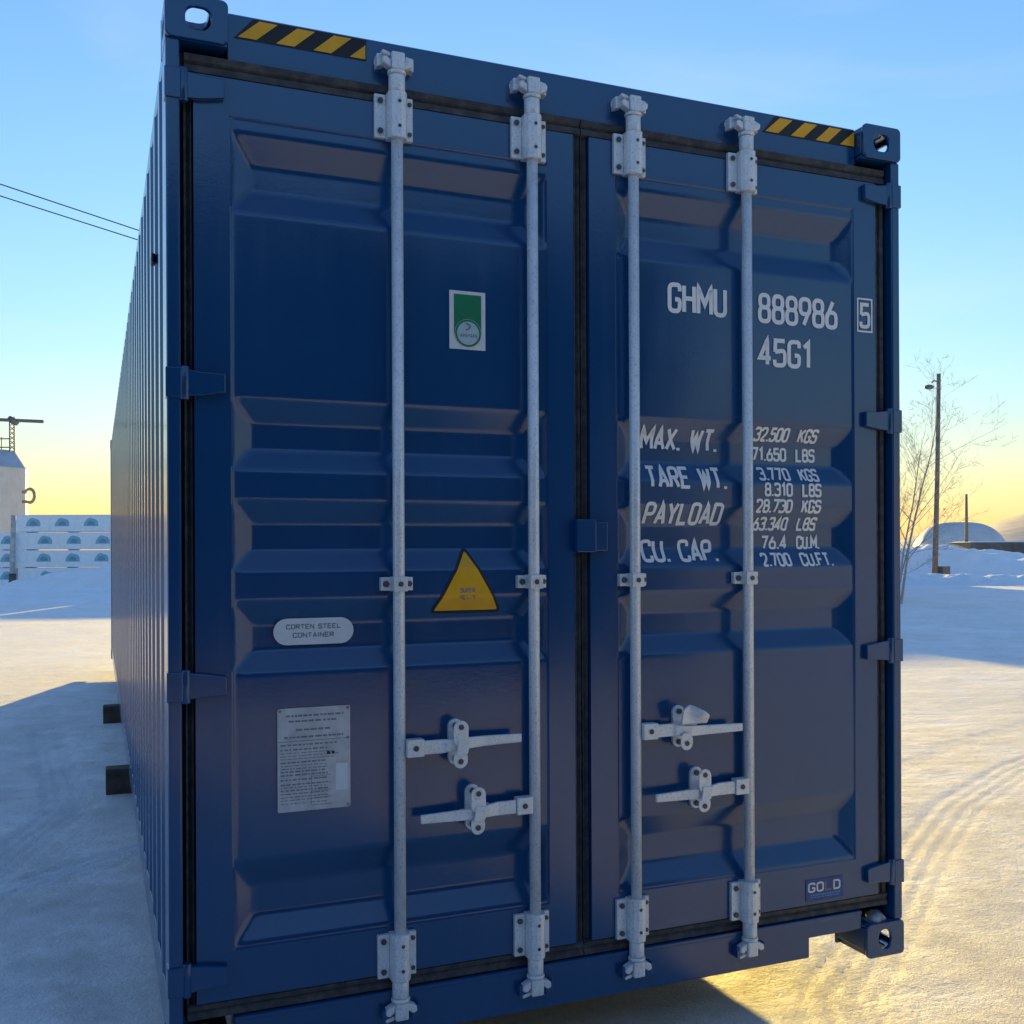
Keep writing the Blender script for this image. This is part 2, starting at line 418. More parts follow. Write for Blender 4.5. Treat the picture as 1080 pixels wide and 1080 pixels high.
for (yy, d) in pr: v += [(.069, yy, 2.884-d), (CW-.069, yy, 2.884-d)]
for i in range(len(pr)-1): f.append((2*i, 2*i+1, 2*i+3, 2*i+2))
m.add(v, f); m.build('roof', M_ROOF, box_root)
m = MB(); m.box(.10, CW-.10, CL-.06, CL-.02, .14, 2.86); m.build('end_wall', M_NAVY, box_root)
m = MB(); m.box(.102, CW-.102, CL-.10, CL-.01, .022, .139); m.build('end_sill', M_NAVY, box_root)
m = MB(); m.box(.056, CW-.056, .14, CL-.11, .145, .17); fl = m.build('floor', M_FLOOR, box_root)
m = MB()
for i in range(39): m.box(.056, CW-.056, .42+i*.295, .46+i*.295, .032, .1445)
m.build('cross_members', M_DARK, fl)

# ---- doors
YF, YP, DEP = .026, .030, .036            # frame face, panel face, corrugation depth
RECS = [(.580, .505, .420, .355), (1.285, 1.222, 1.147, 1.088), (1.563, 1.500, 1.425, 1.365), (1.841, 1.776, 1.702, 1.642), (2.560, 2.485, 2.412, 2.345)]
def prof_z(z):
    z = np.asarray(z, float); o = np.zeros_like(z)
    for a, b, c, d in RECS:
        o = np.maximum(o, np.clip(np.minimum((a-z)/(a-b), (z-d)/(c-d)), 0, 1))
    return o
DOORS = {'left': (.068, 1.184, .163, 1.096), 'right': (1.238, 2.350, 1.332, 2.254)}
def panel_y(x, z, win):
    px0, px1 = win
    o = 0
    for dz, dx in ((-.007, -.003), (-.0035, .003), (0, 0), (.0035, -.003), (.007, .003)):
        zz, xx = z+dz, x+dx
        rx = np.clip(np.minimum(xx-px0-.004, px1-.004-xx)/.052, 0, 1)
        o = o+np.minimum(prof_z(zz), rx)
    o = o/5*DEP
    inwin = np.clip(np.minimum(np.minimum(x-px0, px1-x), np.minimum(z-.343, 2.600-z))/.004, 0, 1)
    wav = .0018*fbm(np.asarray(x, float), np.asarray(z, float), 5.5, 21, 3)*np.clip(np.minimum(x-px0, px1-x)/.1, 0, 1)
    return YF+(YP-YF)*inwin+o+wav
def densify(a, b, st, extra):
    s_ = set(np.round(np.linspace(a, b, int((b-a)/st)+1), 5).tolist())
    for e in extra:
        for q in (e-.004, e, e+.004, e+.008): 
            if a < q < b: s_.add(round(q, 5))
    return np.array(sorted(s_))
door = {}
for side, (x0, x1, p0, p1) in DOORS.items():
    z0, z1 = .212, 2.700
    xs = densify(x0, x1, .014, (p0-.004, p1-.004)); zs = densify(z0, z1, .0045, (.339, 2.596))
    X, Z = np.meshgrid(xs, zs); Yv = panel_y(X, Z, (p0, p1))
    nx, nz = len(xs), len(zs)
    co = np.stack([X, Yv, Z], -1).reshape(-1, 3); idx = np.arange(nx*nz).reshape(nz, nx)
    q = np.stack([idx[:-1, :-1], idx[:-1, 1:], idx[1:, 1:], idx[1:, :-1]], -1).reshape(-1, 4)
    # edge skirts
    co = list(map(tuple, co)); q = q.tolist()
    for ring in (idx[0, :], idx[-1, ::-1], idx[::-1, 0], idx[:, -1]):
        b = len(co); co += [(co[i][0], .075, co[i][2]) for i in ring]
        q += [[ring[i+1], ring[i], b+i, b+i+1] for i in range(len(ring)-1)]
    o = mesh_np('door', np.array(co), np.array(q), M_NAVY, box_root)
    sh = o.data.polygons; o['label'] = side+' hand navy door with pressed horizontal ribs'
    bm = bmesh.new(); bm.from_mesh(o.data); bmesh.ops.recalc_face_normals(bm, faces=bm.faces[:])
    bm.to_mesh(o.data); bm.free()
    o.data.set_sharp_from_angle(angle=R(50))
    door[side] = o
def DY(side, x, z): return panel_y(x, z, DOORS[side][2:])

# gaskets: lipped strips round each door
def strip_v(m, x0, x1, z0, z1, yb, proud):
    xm = (x0+x1)/2
    m.prism([(x0, yb), (x0+.004, yb-proud), (xm-.006, yb-proud*.8), (xm, yb-.002), (xm+.006, yb-proud*.8), (x1-.004, yb-proud), (x1, yb), (x1, yb+.03), (x0, yb+.03)], 'z', z0, z1)
def strip_h(m, x0, x1, z0, z1, yb, proud):
    zm = (z0+z1)/2
    m.prism([(yb, z0), (yb-proud, z0+.004), (yb-proud*.8, zm-.006), (yb-.002, zm), (yb-proud*.8, zm+.006), (yb-proud, z1-.004), (yb, z1), (yb+.03, z1), (yb+.03, z0)], 'x', x0, x1)
for side, (x0, x1, p0, p1) in DOORS.items():
    m = MB()
    if side == 'left':
        strip_v(m, .040, .0675, .1662, 2.7005, .052, .018); strip_v(m, 1.1845, 1.2105, .213, 2.70, .045, .012)
        strip_h(m, .045, 1.2095, .1662, .2115, .038, .010); strip_h(m, .045, 1.2095, 2.7005, 2.7560, .040, .012)
    else:
        strip_v(m, 2.3505, 2.392, .1662, 2.7005, .052, .020); strip_v(m, 1.212, 1.2375, .213, 2.70, .050, .010)
        strip_h(m, 1.2125, 2.392, .1662, .2115, .038, .010); strip_h(m, 1.2125, 2.392, 2.7005, 2.7560, .040, .012)
    m.build('gasket', M_GASK, door[side])

# hinges
for side, sx, xe in (('left', 1, -EX), ('right', -1, CW+EX)):
    for zc, sgn in ((2.658, 1), (1.868, 1), (1.064, -1), (.288, -1)):
        m = MB()
        a, b = zc-.041, zc+.041
        m.box(*sorted((xe-sx*.0012, xe+sx*.040)), .0, .05, a+.001, b-.001)                     # lug round the post edge
        m.tube([(xe+sx*.047, .012, a-.004), (xe+sx*.047, .012, b+.004)], .0125, 14)            # knuckle and pin
        ol = [(xe+sx*.048, a+.006), (xe+sx*.095, a+.010), (xe+sx*.152, zc-.024+sgn*.004), (xe+sx*.152, zc+.026+sgn*.004), (xe+sx*.095, b-.010), (xe+sx*.048, b-.004)]
        m.prism(ol if sx > 0 else ol[::-1], 'y', .006, .0255)
        m.build('hinge', M_NAVY, door[side], bevel=.003)

# door overlap plate in the middle
m = MB(); m.box(1.178, 1.244, -.006, .024, 1.414, 1.515); m.box(1.2445, 1.290, .008, .0255, 1.418, 1.508)
m.build('overlap_plate', M_NAVY, door['right'], bevel=.003)

# ---- locking bars
def locking_bar(xc, zh, hx_end, rx, hs, open_flap=False):
    """xc bar x, zh handle height, hx_end handle tip x, rx retainer x"""
    side = 'left' if xc < 1.21 else 'right'; yc = .000; rr = .0168
    m = MB(); m.tube([(xc, yc, .125), (xc, yc, 2.815)], rr, 20)
    bar = m.build('locking_bar', M_GALV, box_root)
    for zc, top in ((2.658, True), (.268, False)):
        m = MB(); h = .066
        yb = .0255
        # left and right flanges, saddle over the bar, bolts
        m.box(xc-.062, xc-.0285, yb-.014, yb, zc-h+.004, zc+h-.004)
        m.box(xc+.0285, xc+.050, yb-.014, yb, zc-h+.004, zc+h-.004)
        for dz in (-.043, .043):
            m.tube([(xc-.046, yb-.015, zc+dz), (xc-.046, yb-.021, zc+dz)], .009, 6, 1, smooth=False)
            m.tube([(xc+.040, yb-.015, zc+dz), (xc+.040, yb-.020, zc+dz)], .007, 6, 1, smooth=False)
        sad = [(xc-.028, yb), (xc-.028, -.008), (xc-.020, -.022), (xc-.006, -.0275), (xc+.006, -.0275), (xc+.020, -.022), (xc+.028, -.008), (xc+.028, yb)]
        m.prism(sad, 'z', zc-h, zc+h)
        for dz in (-.035, .035): m.tube([(xc+.001, -.0270, zc+dz), (xc+.001, -.0300, zc+dz)], .0055, 8, 1, smooth=False)
        m.build('bearing_bracket', [M_GALV, M_BOLT], bar, bevel=.0016)
        # cam collar and cam head
        s = 1 if top else -1
        m = MB(); zb = zc+s*h
        m.tube([(xc, yc, zb+s*.001), (xc, yc, zb+s*.05)], .0235, 20)
        m.tube([(xc, yc, zb+s*.0505), (xc, yc, zb+s*.062)], .027, 20)
        zt = zb+s*.095
        # forged cam: centre block with two claws
        m.box(xc-.019, xc+.019, -.022, .020, *sorted((zb+s*.0625, zt+s*.016)))
        for sx in (-1, 1):
            ol = [(xc+sx*.0195, zt-s*.030), (xc+sx*.044, zt-s*.018), (xc+sx*.046, zt-s*.002), (xc+sx*.034, zt+s*.003), (xc+sx*.0195, zt-s*.008)]
            m.prism(ol, 'y', -.016, .014)
        ol = [(xc-.046, zt+s*.012), (xc-.020, zt+s*.004), (xc-.0195, zt+s*.016), (xc-.044, zt+s*.022)]
        m.prism(ol, 'y', -.010, .010)
        m.build('cam', M_GALV, bar, bevel=.004)
        m = MB()   # keeper welded to header or sill
        yk = .0455 if top else .0195
        for sx in (-1, 1):
            ol = [(xc+sx*.030, zt-s*.012), (xc+sx*.054, zt-s*.020), (xc+sx*.054, zt+s*.018), (xc+sx*.030, zt+s*.022)]
            m.prism(ol, 'y', yk-.032 if top else yk-.026, yk)
        m.box(xc-.056, xc+.056, yk-.0045, yk+.001, *sorted((zt-s*.004, zt+s*.012)))
        m.build('cam_keeper', M_GALV if top else M_NAVY, header if top else sill, bevel=.003)
    # mid guide clamp
    m = MB(); zc = 1.327
    m.box(xc-.050, xc-.0205, .006, .026, zc-.019, zc+.019)
    m.box(xc-.0205, xc+.0205, -.0235, .022, zc-.021, zc+.021); m.box(xc+.021, xc+.043, .006, .026, zc-.019, zc+.019)
    m.tube([(xc-.036, .0055, zc), (xc-.036, -.001, zc)], .010, 6, 1, smooth=False)
    m.tube([(xc, -.0240, zc), (xc, -.0270, zc)], .008, 8, 1, smooth=False)
    m.tube([(xc+.032, .0055, zc), (xc+.032, -.001, zc)], .009, 6, 1, smooth=False)
    m.build('guide_bracket', [M_GALV, M_BOLT], bar, bevel=.003)
    # handle: hub on the bar, flat bar kinked at the retainer, tip
    s = 1 if hx_end > xc else -1
    m = MB()
    m.box(*sorted((xc+s*.016, xc+s*.066)), -.026, .006, zh-.024, zh+.026)
    m.tube([(xc+s*.042, -.0262, zh+.001), (xc+s*.042, -.0305, zh+.001)], .0085, 8, 1, smooth=False)
    hub = m.build('handle_hub', [M_GALV, M_BOLT], bar, bevel=.003)
    m = MB()
    kz = .006 if hs > 0 else -.006
    path = [(xc+s*.0665, zh, .020, -.020), (xc+s*.125, zh+.000, .020, -.020), (rx-s*.035, zh+kz*.3, .018, -.026), (rx+s*.02, zh+kz, .0165, -.030), (rx+s*.075, zh+kz*1.2, .015, -.024), (hx_end, zh+kz*1.3, .0125, -.024)]
    v = []; f = []
    for (xx, zz, hh, yy) in path: v += [(xx, yy, zz-hh), (xx, yy, zz+hh), (xx, yy+.011, zz+hh), (xx, yy+.011, zz-hh)]
    for i in range(len(path)-1):
        for kx in range(4): f.append((4*i+kx, 4*i+(kx+1) % 4, 4*i+4+(kx+1) % 4, 4*i+4+kx))
    f += [(0, 1, 2, 3), tuple(len(v)-4+q for q in (3, 2, 1, 0))]
    m.add(v, f); m.build('handle', M_GALV, bar, bevel=.003)
    # retainer: rounded back plate with two bolt heads, cross bar catch, flip cover
    m = MB(); ryb = DY(side, rx, zh)
    def oblong(cx, cz, wv, hv, n=10):
        r = wv/2; out = []
        for i in range(n+1): a = R(180*i/n); out.append((cx+r*math.cos(a), cz+hv/2-r+r*math.sin(a)))
        for i in range(n+1): a = R(180+180*i/n); out.append((cx+r*math.cos(a), cz-hv/2+r+r*math.sin(a)))
        return out
    m.prism(oblong(rx, zh+.004, .044, .134), 'y', ryb-.013, ryb-.0005)
    for dz in (-.046, .052): m.tube([(rx, ryb-.0135, zh+dz), (rx, ryb-.020, zh+dz)], .0095, 8, 1, smooth=False)
    m.box(rx-.042, rx-.024, -.016, ryb-.014, zh-.012, zh+.002); m.box(rx+.024, rx+.048, -.016, ryb-.014, zh+.000, zh+.014)
    if not open_flap:
        m.prism(oblong(rx-.001, zh+.036, .045, .075), 'y', -.040, -.0335)
        m.prism([(rx-.016, zh-.026), (rx+.018, zh-.022), (rx+.026, zh+.016), (rx-.010, zh+.020)], 'y', -.044, -.0405)
        m.prism(oblong(rx-.002, zh-.038, .043, .052), 'y', -.038, -.0335)
        m.tube([(rx-.002, -.0385, zh-.044), (rx-.002, -.042, zh-.044)], .0085, 8, 1, smooth=False)
        m.tube([(rx-.001, -.0405, zh+.055), (rx-.001, -.044, zh+.055)], .0085, 8, 1, smooth=False)
    else:
        m.prism(oblong(rx-.002, zh-.036, .043, .056), 'y', -.038, -.0335)
        m.tube([(rx-.002, -.0385, zh-.042), (rx-.002, -.042, zh-.042)], .0085, 8, 1, smooth=False)
    m.build('handle_retainer', [M_GALV, M_BOLT], bar, bevel=.002)
    if open_flap:
        m = MB(); nx, nz = 14, 10; v = []
        for j in range(nz):
            for i in range(nx):
                u, t = i/(nx-1), j/(nz-1)
                xx = rx-.024+u*.094; top = .062-.030*abs(u-.30)**1.2*2.2+(.020*(u-.62) if u > .62 else 0)
                v.append((xx, -.040-.020*t+.012*math.sin(u*6.5)*t, zh+.018+t*top))
        f = [(j*nx+i, j*nx+i+1, (j+1)*nx+i+1, (j+1)*nx+i) for j in range(nz-1) for i in range(nx-1)]
        m.add(v, f, smooth=True); fo = m.build('retainer_flap', M_GALV, bar, recalc=False)
        so = fo.modifiers.new('thickness', 'SOLIDIFY'); so.thickness = .005
        fo['label'] = 'flipped up curved retainer cover'
locking_bar(.620, .858, .986, .793, 1)
locking_bar(1.037, .662, .676, .845, -1)
locking_bar(1.380, .852, 1.760, 1.544, -1, True)
locking_bar(1.799, .650, 1.440, 1.608, -1)

# ---- lettering: stroke alphabet laid on the pressed panel surface
def fillet(pts, r, closed=False, n=6):
    P = [np.array(p, float) for p in pts]; N = len(P); out = []
    for i in range(N):
        if not closed and i in (0, N-1): out.append(P[i]); continue
        a, b, c = P[(i-1) % N], P[i], P[(i+1) % N]
        u, v = a-b, c-b; lu, lv = np.linalg.norm(u), np.linalg.norm(v)
        rr = min(r, lu*.49, lv*.49)
        if rr < 1e-4: out.append(b); continue
        p0, p1 = b+u/lu*rr, b+v/lv*rr
        for t in np.linspace(0, 1, n): out.append((1-t)**2*p0+2*t*(1-t)*b+t*t*p1)
    return out
W_ = .46
def glyph(ch, w=W_):
    r = .20
    G = {
     'G': [([(w,.76),(w,1),(0,1),(0,0),(w,0),(w,.45),(w*.55,.45)], r, 0)], 'H': [([(0,0),(0,1)],0,0), ([(w,0),(w,1)],0,0), ([(0,.52),(w,.52)],0,0)],
     'M': [([(0,0),(0,1),(w*.64,.36),(w*1.28,1),(w*1.28,0)],0,0)], 'U': [([(0,1),(0,0),(w,0),(w,1)], r, 0)],
     '8': [([(.02,.53),(.02,1),(w-.02,1),(w-.02,.53)], r, 1), ([(0,0),(0,.53),(w,.53),(w,0)], r, 1)],
     '9': [([(0,.42),(0,1),(w,1),(w,.42)], r, 1), ([(w,.62),(w*.35,0)],0,0)], '6': [([(0,0),(0,.58),(w,.58),(w,0)], r, 1), ([(0,.38),(w*.65,1)],0,0)],
     '5': [([(w,1),(.04,1),(.02,.53)],0,0), ([(.02,.54),(w,.63),(w,0),(0,0),(0,.22)], .2, 0)], '4': [([(w*.72,0),(w*.72,1),(0,.26),(w*1.05,.26)],0,0)],
     '1': [([(.02,.8),(w*.5,1),(w*.5,0)],0,0)], '0': [([(0,0),(0,1),(w,1),(w,0)], r, 1)], 'O': [([(0,0),(0,1),(w,1),(w,0)], r, 1)],
     'A': [([(0,0),(w*.52,1),(w*1.04,0)],0,0), ([(w*.2,.3),(w*.84,.3)],0,0)], 'X': [([(0,0),(w,1)],0,0), ([(0,1),(w,0)],0,0)],
     'W': [([(0,1),(w*.30,0),(w*.62,.8),(w*.94,0),(w*1.24,1)],0,0)], 'T': [([(w*.5,0),(w*.5,1)],0,0), ([(0,1),(w,1)],0,0)],
     'R': [([(0,0),(0,1),(w,1),(w,.5),(0,.5)], r, 0), ([(w*.45,.5),(w,0)],0,0)], 'E': [([(w,1),(0,1),(0,0),(w,0)],0,0), ([(0,.52),(w*.8,.52)],0,0)],
     'P': [([(0,0),(0,1),(w,1),(w,.48),(0,.48)], r, 0)], 'Y': [([(0,1),(w*.5,.48),(w,1)],0,0), ([(w*.5,.5),(w*.5,0)],0,0)],
     'L': [([(0,1),(0,0),(w,0)],0,0)], 'D': [([(0,0),(0,1)],0,0), ([(-.04,1),(w,1),(w,0),(-.04,0)], r, 0)], 'C': [([(w,.74),(w,1),(0,1),(0,0),(w,0),(w,.26)], r, 0)],
     'K': [([(0,0),(0,1)],0,0), ([(w,1),(0,.42)],0,0), ([(w*.3,.6),(w,0)],0,0)], 'S': [([(w,.8),(w,1),(0,1),(0,.53),(w,.53),(w,0),(0,0),(0,.2)], .17, 0)],
     'B': [([(0,0),(0,1),(w*.92,1),(w*.92,.53),(0,.53)], .16, 0), ([(0,.53),(w,.53),(w,0),(0,0)], .16, 0)], 'N': [([(0,0),(0,1),(w,0),(w,1)],0,0)],
     'F': [([(w,1),(0,1),(0,0)],0,0), ([(0,.52),(w*.8,.52)],0,0)], 'V': [([(0,1),(w*.5,0),(w,1)],0,0)],
     '2': [([(0,.76),(0,1),(w,1),(w,.60),(0,.0),(w,0)], .17, 0)], '3': [([(0,.84),(0,1),(w,1),(w,.53),(w*.35,.53)], r, 0), ([(w*.5,.53),(w,.53),(w,0),(0,0),(0,.17)], r, 0)],
     '7': [([(0,1),(w,1),(w*.32,0)],0,0)], '.': [([(.03,.085),(.03,-.055)],0,0)],
     'I': [([(0.05,0),(0.05,1)],0,0)],
    }
    return G[ch]
WID = {'M': 1.28*W_, 'W': 1.24*W_, '.': .07, '1': .7*W_, 'I': .1}
def ribbon(m, pts, hw, closed, to3d, mat, lift):
    P = [np.array(p, float) for p in pts]
    if closed: P = P+[P[0]]
    D = [P[0]]
    for a, b in zip(P[:-1], P[1:]):
        n = max(1, int(np.linalg.norm(b-a)/.007))
        for i in range(1, n+1): D.append(a+(b-a)*i/n)
    if closed: D = D[:-1]
    N = len(D); v = []
    for i in range(N):
        a = D[(i-1) % N] if (closed or i > 0) else D[0]; c = D[(i+1) % N] if (closed or i < N-1) else D[-1]; b = D[i]
        d1 = b-a; d2 = c-b
        if np.linalg.norm(d1) < 1e-9: d1 = d2
        if np.linalg.norm(d2) < 1e-9: d2 = d1
        d1 = d1/np.linalg.norm(d1); d2 = d2/np.linalg.norm(d2)
        n1 = np.array([-d1[1], d1[0]]); n2 = np.array([-d2[1], d2[0]]); mm = n1+n2; L = np.linalg.norm(mm)
        mm = n1 if L < 1e-6 else mm/L; k = hw/max(.42, mm@n1)
        v += [to3d(b+mm*k, lift), to3d(b, lift), to3d(b-mm*k, lift)]
    f = []
    for i in range(N if closed else N-1):
        j = (i+1) % N; f += [(3*i, 3*j, 3*j+1, 3*i+1), (3*i+1, 3*j+1, 3*j+2, 3*i+2)]
    m.add(v, f, mat)
def text(m, s, x0, z0, width, h, stroke, to3d, mat=0, slant=0.0, gap=.20):
    """stroke text fitted into width; heights in metres"""
    adv = [.30 if c == ' ' else WID.get(c, W_) for c in s]
    tot = sum(adv)+gap*(len(s)-1); hw = stroke/2
    sx = (width-stroke)/tot; x = 0.0
    for c, a in zip(s, adv):
        if c != ' ':
            for kk, (pts, r, cl) in enumerate(glyph(c)):
                q = [(x+px, pz) for px, pz in pts]
                q = fillet(q, r, bool(cl)) if r else [np.array(p) for p in q]
                q = [np.array([x0+hw+p[0]*sx+slant*p[1]*h, z0+hw+p[1]*(h-stroke)]) for p in q]
                ribbon(m, q, hw, bool(cl), to3d, mat, .0022+.00025*kk)
        x += a+gap
def on_door(side):
    return lambda p, lift: (p[0], float(DY(side, np.float64(p[0]), np.float64(p[1])))-lift, p[1])
td = on_door('right')
ML = [M_WHITE]
def letters(word, x, z, wd, h, st, lab):
    m = MB(); text(m, word, x, z, wd, h, st, td); o = m.build('lettering', M_WHITE, door['right'], recalc=False); o['label'] = lab
letters('GHMU', 1.516, 2.180, .224, .099, .0145, 'large white letters GHMU'); letters('888986', 1.861, 2.175, .327, .102, .0145, 'large white figures 888986')
letters('45G1', 1.861, 2.031, .219, .097, .0145, 'large white characters 45G1')
m = MB(); text(m, '5', 2.278, 2.188, .047, .090, .0125, td)
def frame(m, x0, x1, z0, z1, t, to3d, mat=0, lift=.0020):
    ribbon(m, [(x0, z0), (x0, z1), (x1, z1), (x1, z0)], t/2, True, to3d, mat, lift)
frame(m, 2.271, 2.332, 2.178, 2.291, .006, td); o = m.build('check_digit', M_WHITE, door['right'], recalc=False); o['label'] = 'boxed check digit 5'
for s, x, z, wd in (('MAX. WT.', 1.432, 1.741, .290), ('TARE WT.', 1.440, 1.617, .300), ('PAYLOAD', 1.436, 1.500, .292), ('CU. CAP.', 1.431, 1.380, .285)):
    letters(s, x, z, wd, .074, .0115, 'white heading '+s)
rows = [('32.500', 'KGS', 1.783, 1.858, 1.990), ('71.650', 'LBS', 1.718, 1.858, 1.982), ('3.770', 'KGS', 1.650, 1.870, 1.985), ('8.310', 'LBS', 1.597, 1.884, 1.995),
        ('28.730', 'KGS', 1.542, 1.852, 1.992), ('63.340', 'LBS', 1.483, 1.858, 1.985), ('76.4', 'CU.M.', 1.420, 1.893, 1.982), ('2.700', 'CU.FT.', 1.362, 1.878, 1.995)]
for a, b, z, xa, xb in rows:
    letters(a, xa, z, 1.998-xa, .047, .0082, 'small white figure '+a)
    letters(b, 2.036, z, .080 if len(b) == 3 else (.098 if len(b) == 5 else .134), .047, .0082, 'small white unit '+b)

# ---- stickers (each a thin sheet following its door)
def sheet(m, outline, side, lift, mat, off=None):
    c = np.mean(np.array(outline), 0)
    tdv = on_door(side)
    y = min(tdv(p, lift)[1] for p in outline)
    n = len(outline); v = [(p[0], y, p[1]) for p in outline]+[(p[0], y+.0007, p[1]) for p in outline]
    m.add(v, [tuple(range(n)), tuple(range(n, 2*n))[::-1]]+[((i+1) % n, i, n+i, n+(i+1) % n) for i in range(n)], mat)
    return y
def drape(m, outline, side, lift, mat):
    """thin sheet following the pressed ribs; convex outline"""
    P = np.array(outline); zs = np.unique(np.r_[np.linspace(P[:, 1].min(), P[:, 1].max(), 48), P[:, 1]]); nx = 9; v = []
    for z in zs:
        xs = []
        for i in range(len(P)):
            (xa, za), (xb, zb) = P[i], P[(i+1) % len(P)]
            if abs(za-zb) < 1e-9:
                if abs(za-z) < 1e-9: xs += [xa, xb]
            elif min(za, zb)-1e-9 <= z <= max(za, zb)+1e-9: xs.append(xa+(xb-xa)*(z-za)/(zb-za))
        for x in np.linspace(min(xs), max(xs), nx): v.append((x, float(DY(side, np.float64(x), np.float64(z)))-lift, z))
    m.add(v, [(j*nx+i, j*nx+i+1, (j+1)*nx+i+1, (j+1)*nx+i) for j in range(len(zs)-1) for i in range(nx-1)], mat, True)
def flat3d(y): return lambda p, lift: (p[0], y-.0004-(lift-.0022), p[1])
def disc(cx, cz, r, n=32): return [(cx+r*math.cos(2*math.pi*i/n), cz+r*math.sin(2*math.pi*i/n)) for i in range(n)]
# green and white sticker
m = MB(); y = sheet(m, [(.783, 2.014), (.895, 2.014), (.895, 2.186), (.783, 2.186)], 'left', .002, 0)
sheet(m, [(.797, 2.060), (.882, 2.060), (.882, 2.176), (.797, 2.176)], 'left', .0030, 1)
sheet(m, disc(.840, 2.062, .0415), 'left', .0042, 0); ribbon(m, disc(.840, 2.062, .0375), .0030, True, flat3d(y-.0025), 2, .0022)
sheet(m, disc(.840, 2.0635, .0335), 'left', .0050, 3)
ribbon(m, fillet([(.832, 2.092), (.848, 2.084), (.842, 2.074), (.832, 2.070)], .006), .0022, False, flat3d(y-.0038), 4, .0022)
for i in range(7): ribbon(m, [(.815+i*.0077, 2.052), (.815+i*.0077+.005, 2.052+.004*(i % 2)), (.815+i*.0077+.002, 2.060)], .0011, False, flat3d(y-.0038), 4, .0022)
o = m.build('round_logo_sticker', [M_STK, M_GREEN, M_GREEN, M_MINT, M_GREYTXT], door['left'], recalc=False); o['label'] = 'white rectangular sticker with green field and pale round emblem'
# yellow warning triangle
def round_tri(pts, r): return [tuple(p) for p in fillet(pts, r, True, 5)]
m = MB(); drape(m, round_tri([(.837, 1.438), (.951, 1.236), (.725, 1.236)], .02), 'left', .0022, 0)
drape(m, round_tri([(.837, 1.421), (.938, 1.244), (.738, 1.244)], .008), 'left', .0030, 1)
tl = on_door('left'); tl3 = lambda p, lift: tl(p, lift+.0012)
text(m, 'SUPER', .814, 1.297, .046, .014, .0026, tl3, 2); text(m, 'HEAVY', .812, 1.276, .050, .014, .0026, tl3, 2)
o = m.build('warning_triangle', [M_BLACK, M_YEL, M_GREYTXT], door['left'], recalc=False); o['label'] = 'yellow warning triangle with black border'
# oval sticker
m = MB(); ol = []
for cx, a0 in ((.465, -90), (.314, 90)):
    for i in range(13): a = R(a0+180*i/12); ol.append((cx+.037*math.cos(a), 1.1965+.037*math.sin(a)))
y = sheet(m, ol, 'left', .0022, 0); 
text(m, 'CORTEN STEEL', .312, 1.203, .154, .0145, .0030, flat3d(y), 1); text(m, 'CONTAINER', .330, 1.179, .116, .0145, .0030, flat3d(y), 1)
o = m.build('oval_sticker', [M_STK, M_GREYTXT], door['left'], recalc=False); o['label'] = 'white oval sticker reading CORTEN STEEL CONTAINER'
# data plate
m = MB(); y = sheet(m, ring_rect(.282, .484, .702, .988, 4, .006), 'left', .004, 0)
def dash_line(x0, x1, z, hw, mat, wmin=.006, wmax=.02):
    x = x0
    while x < x1-.004:
        l = random.uniform(wmin, wmax); ribbon(m, [(x, z), (min(x+l, x1), z)], hw, False, flat3d(y), mat, .0022+random.random()*.0002); x += l+random.uniform(.002, .005)
for z, xa, xb in ((.966, .305, .465), (.951, .312, .452), (.927, .332, .430), (.907, .300, .464)): dash_line(xa, xb, z, .0026, 1)
ribbon(m, [(.284, .896), (.482, .896)], .0009, False, flat3d(y), 1, .0022)
z = .886
while z > .722:
    dash_line(.290, random.uniform(.40, .474) if z > .84 else .420, z, random.choice((.0011, .0015, .0022)), 1, .004, .016); z -= random.choice((.008, .0095, .013))
for i in range(5): ribbon(m, [(.374, .716+i*.020), (.430, .716+i*.020)], .0007, False, flat3d(y), 1, .0026)
ribbon(m, [(.374, .716), (.374, .80)], .0007, False, flat3d(y), 1, .0028)
dash_line(.418, .446, .858, .0040, 2, .008, .014)
sheet(m, [(.443, .751), (.476, .751), (.476, .826), (.443, .826)], 'left', .0048, 3)
for cx, cz in ((.289, .981), (.477, .981), (.289, .709), (.477, .709), (.289, .897), (.477, .897)): sheet(m, disc(cx, cz, .0045, 12), 'left', .0056, 1)
o = m.build('data_plate', [M_PLATE, M_GREYTXT, M_BLACK, M_STK], door['left'], recalc=False); o['label'] = 'grey metal data plate with fine print and small white tag'
# small blue name sticker
m = MB(); y = sheet(m, [(2.040, .224), (2.196, .224), (2.196, .297), (2.040, .297)], 'right', .0022, 0); f3 = flat3d(y)
for i, (ch, mt) in enumerate((('G', 1), ('O', 1), ('L', 2), ('D', 1))):
    for pts, r, cl in glyph(ch):
        q = fillet(pts, .26 if r else 0, bool(cl)) if r else pts
        q = [np.array([2.052+i*.035+p[0]*.052, .256+p[1]*.028]) for p in q]; ribbon(m, q, .0032, bool(cl), f3, mt, .0022)
for z, hw in ((.244, .0024), (.236, .0016)):
    x = 2.060
    while x < 2.178: l = random.uniform(.004, .010); ribbon(m, [(x, z), (x+l, z)], hw, False, f3, 3, .0022); x += l+.003
o = m.build('name_sticker', [M_LBLUE, M_STK, M_ORANGE, M_SKYB], door['right'], recalc=False); o['label'] = 'small bright blue name sticker in the lower corner'
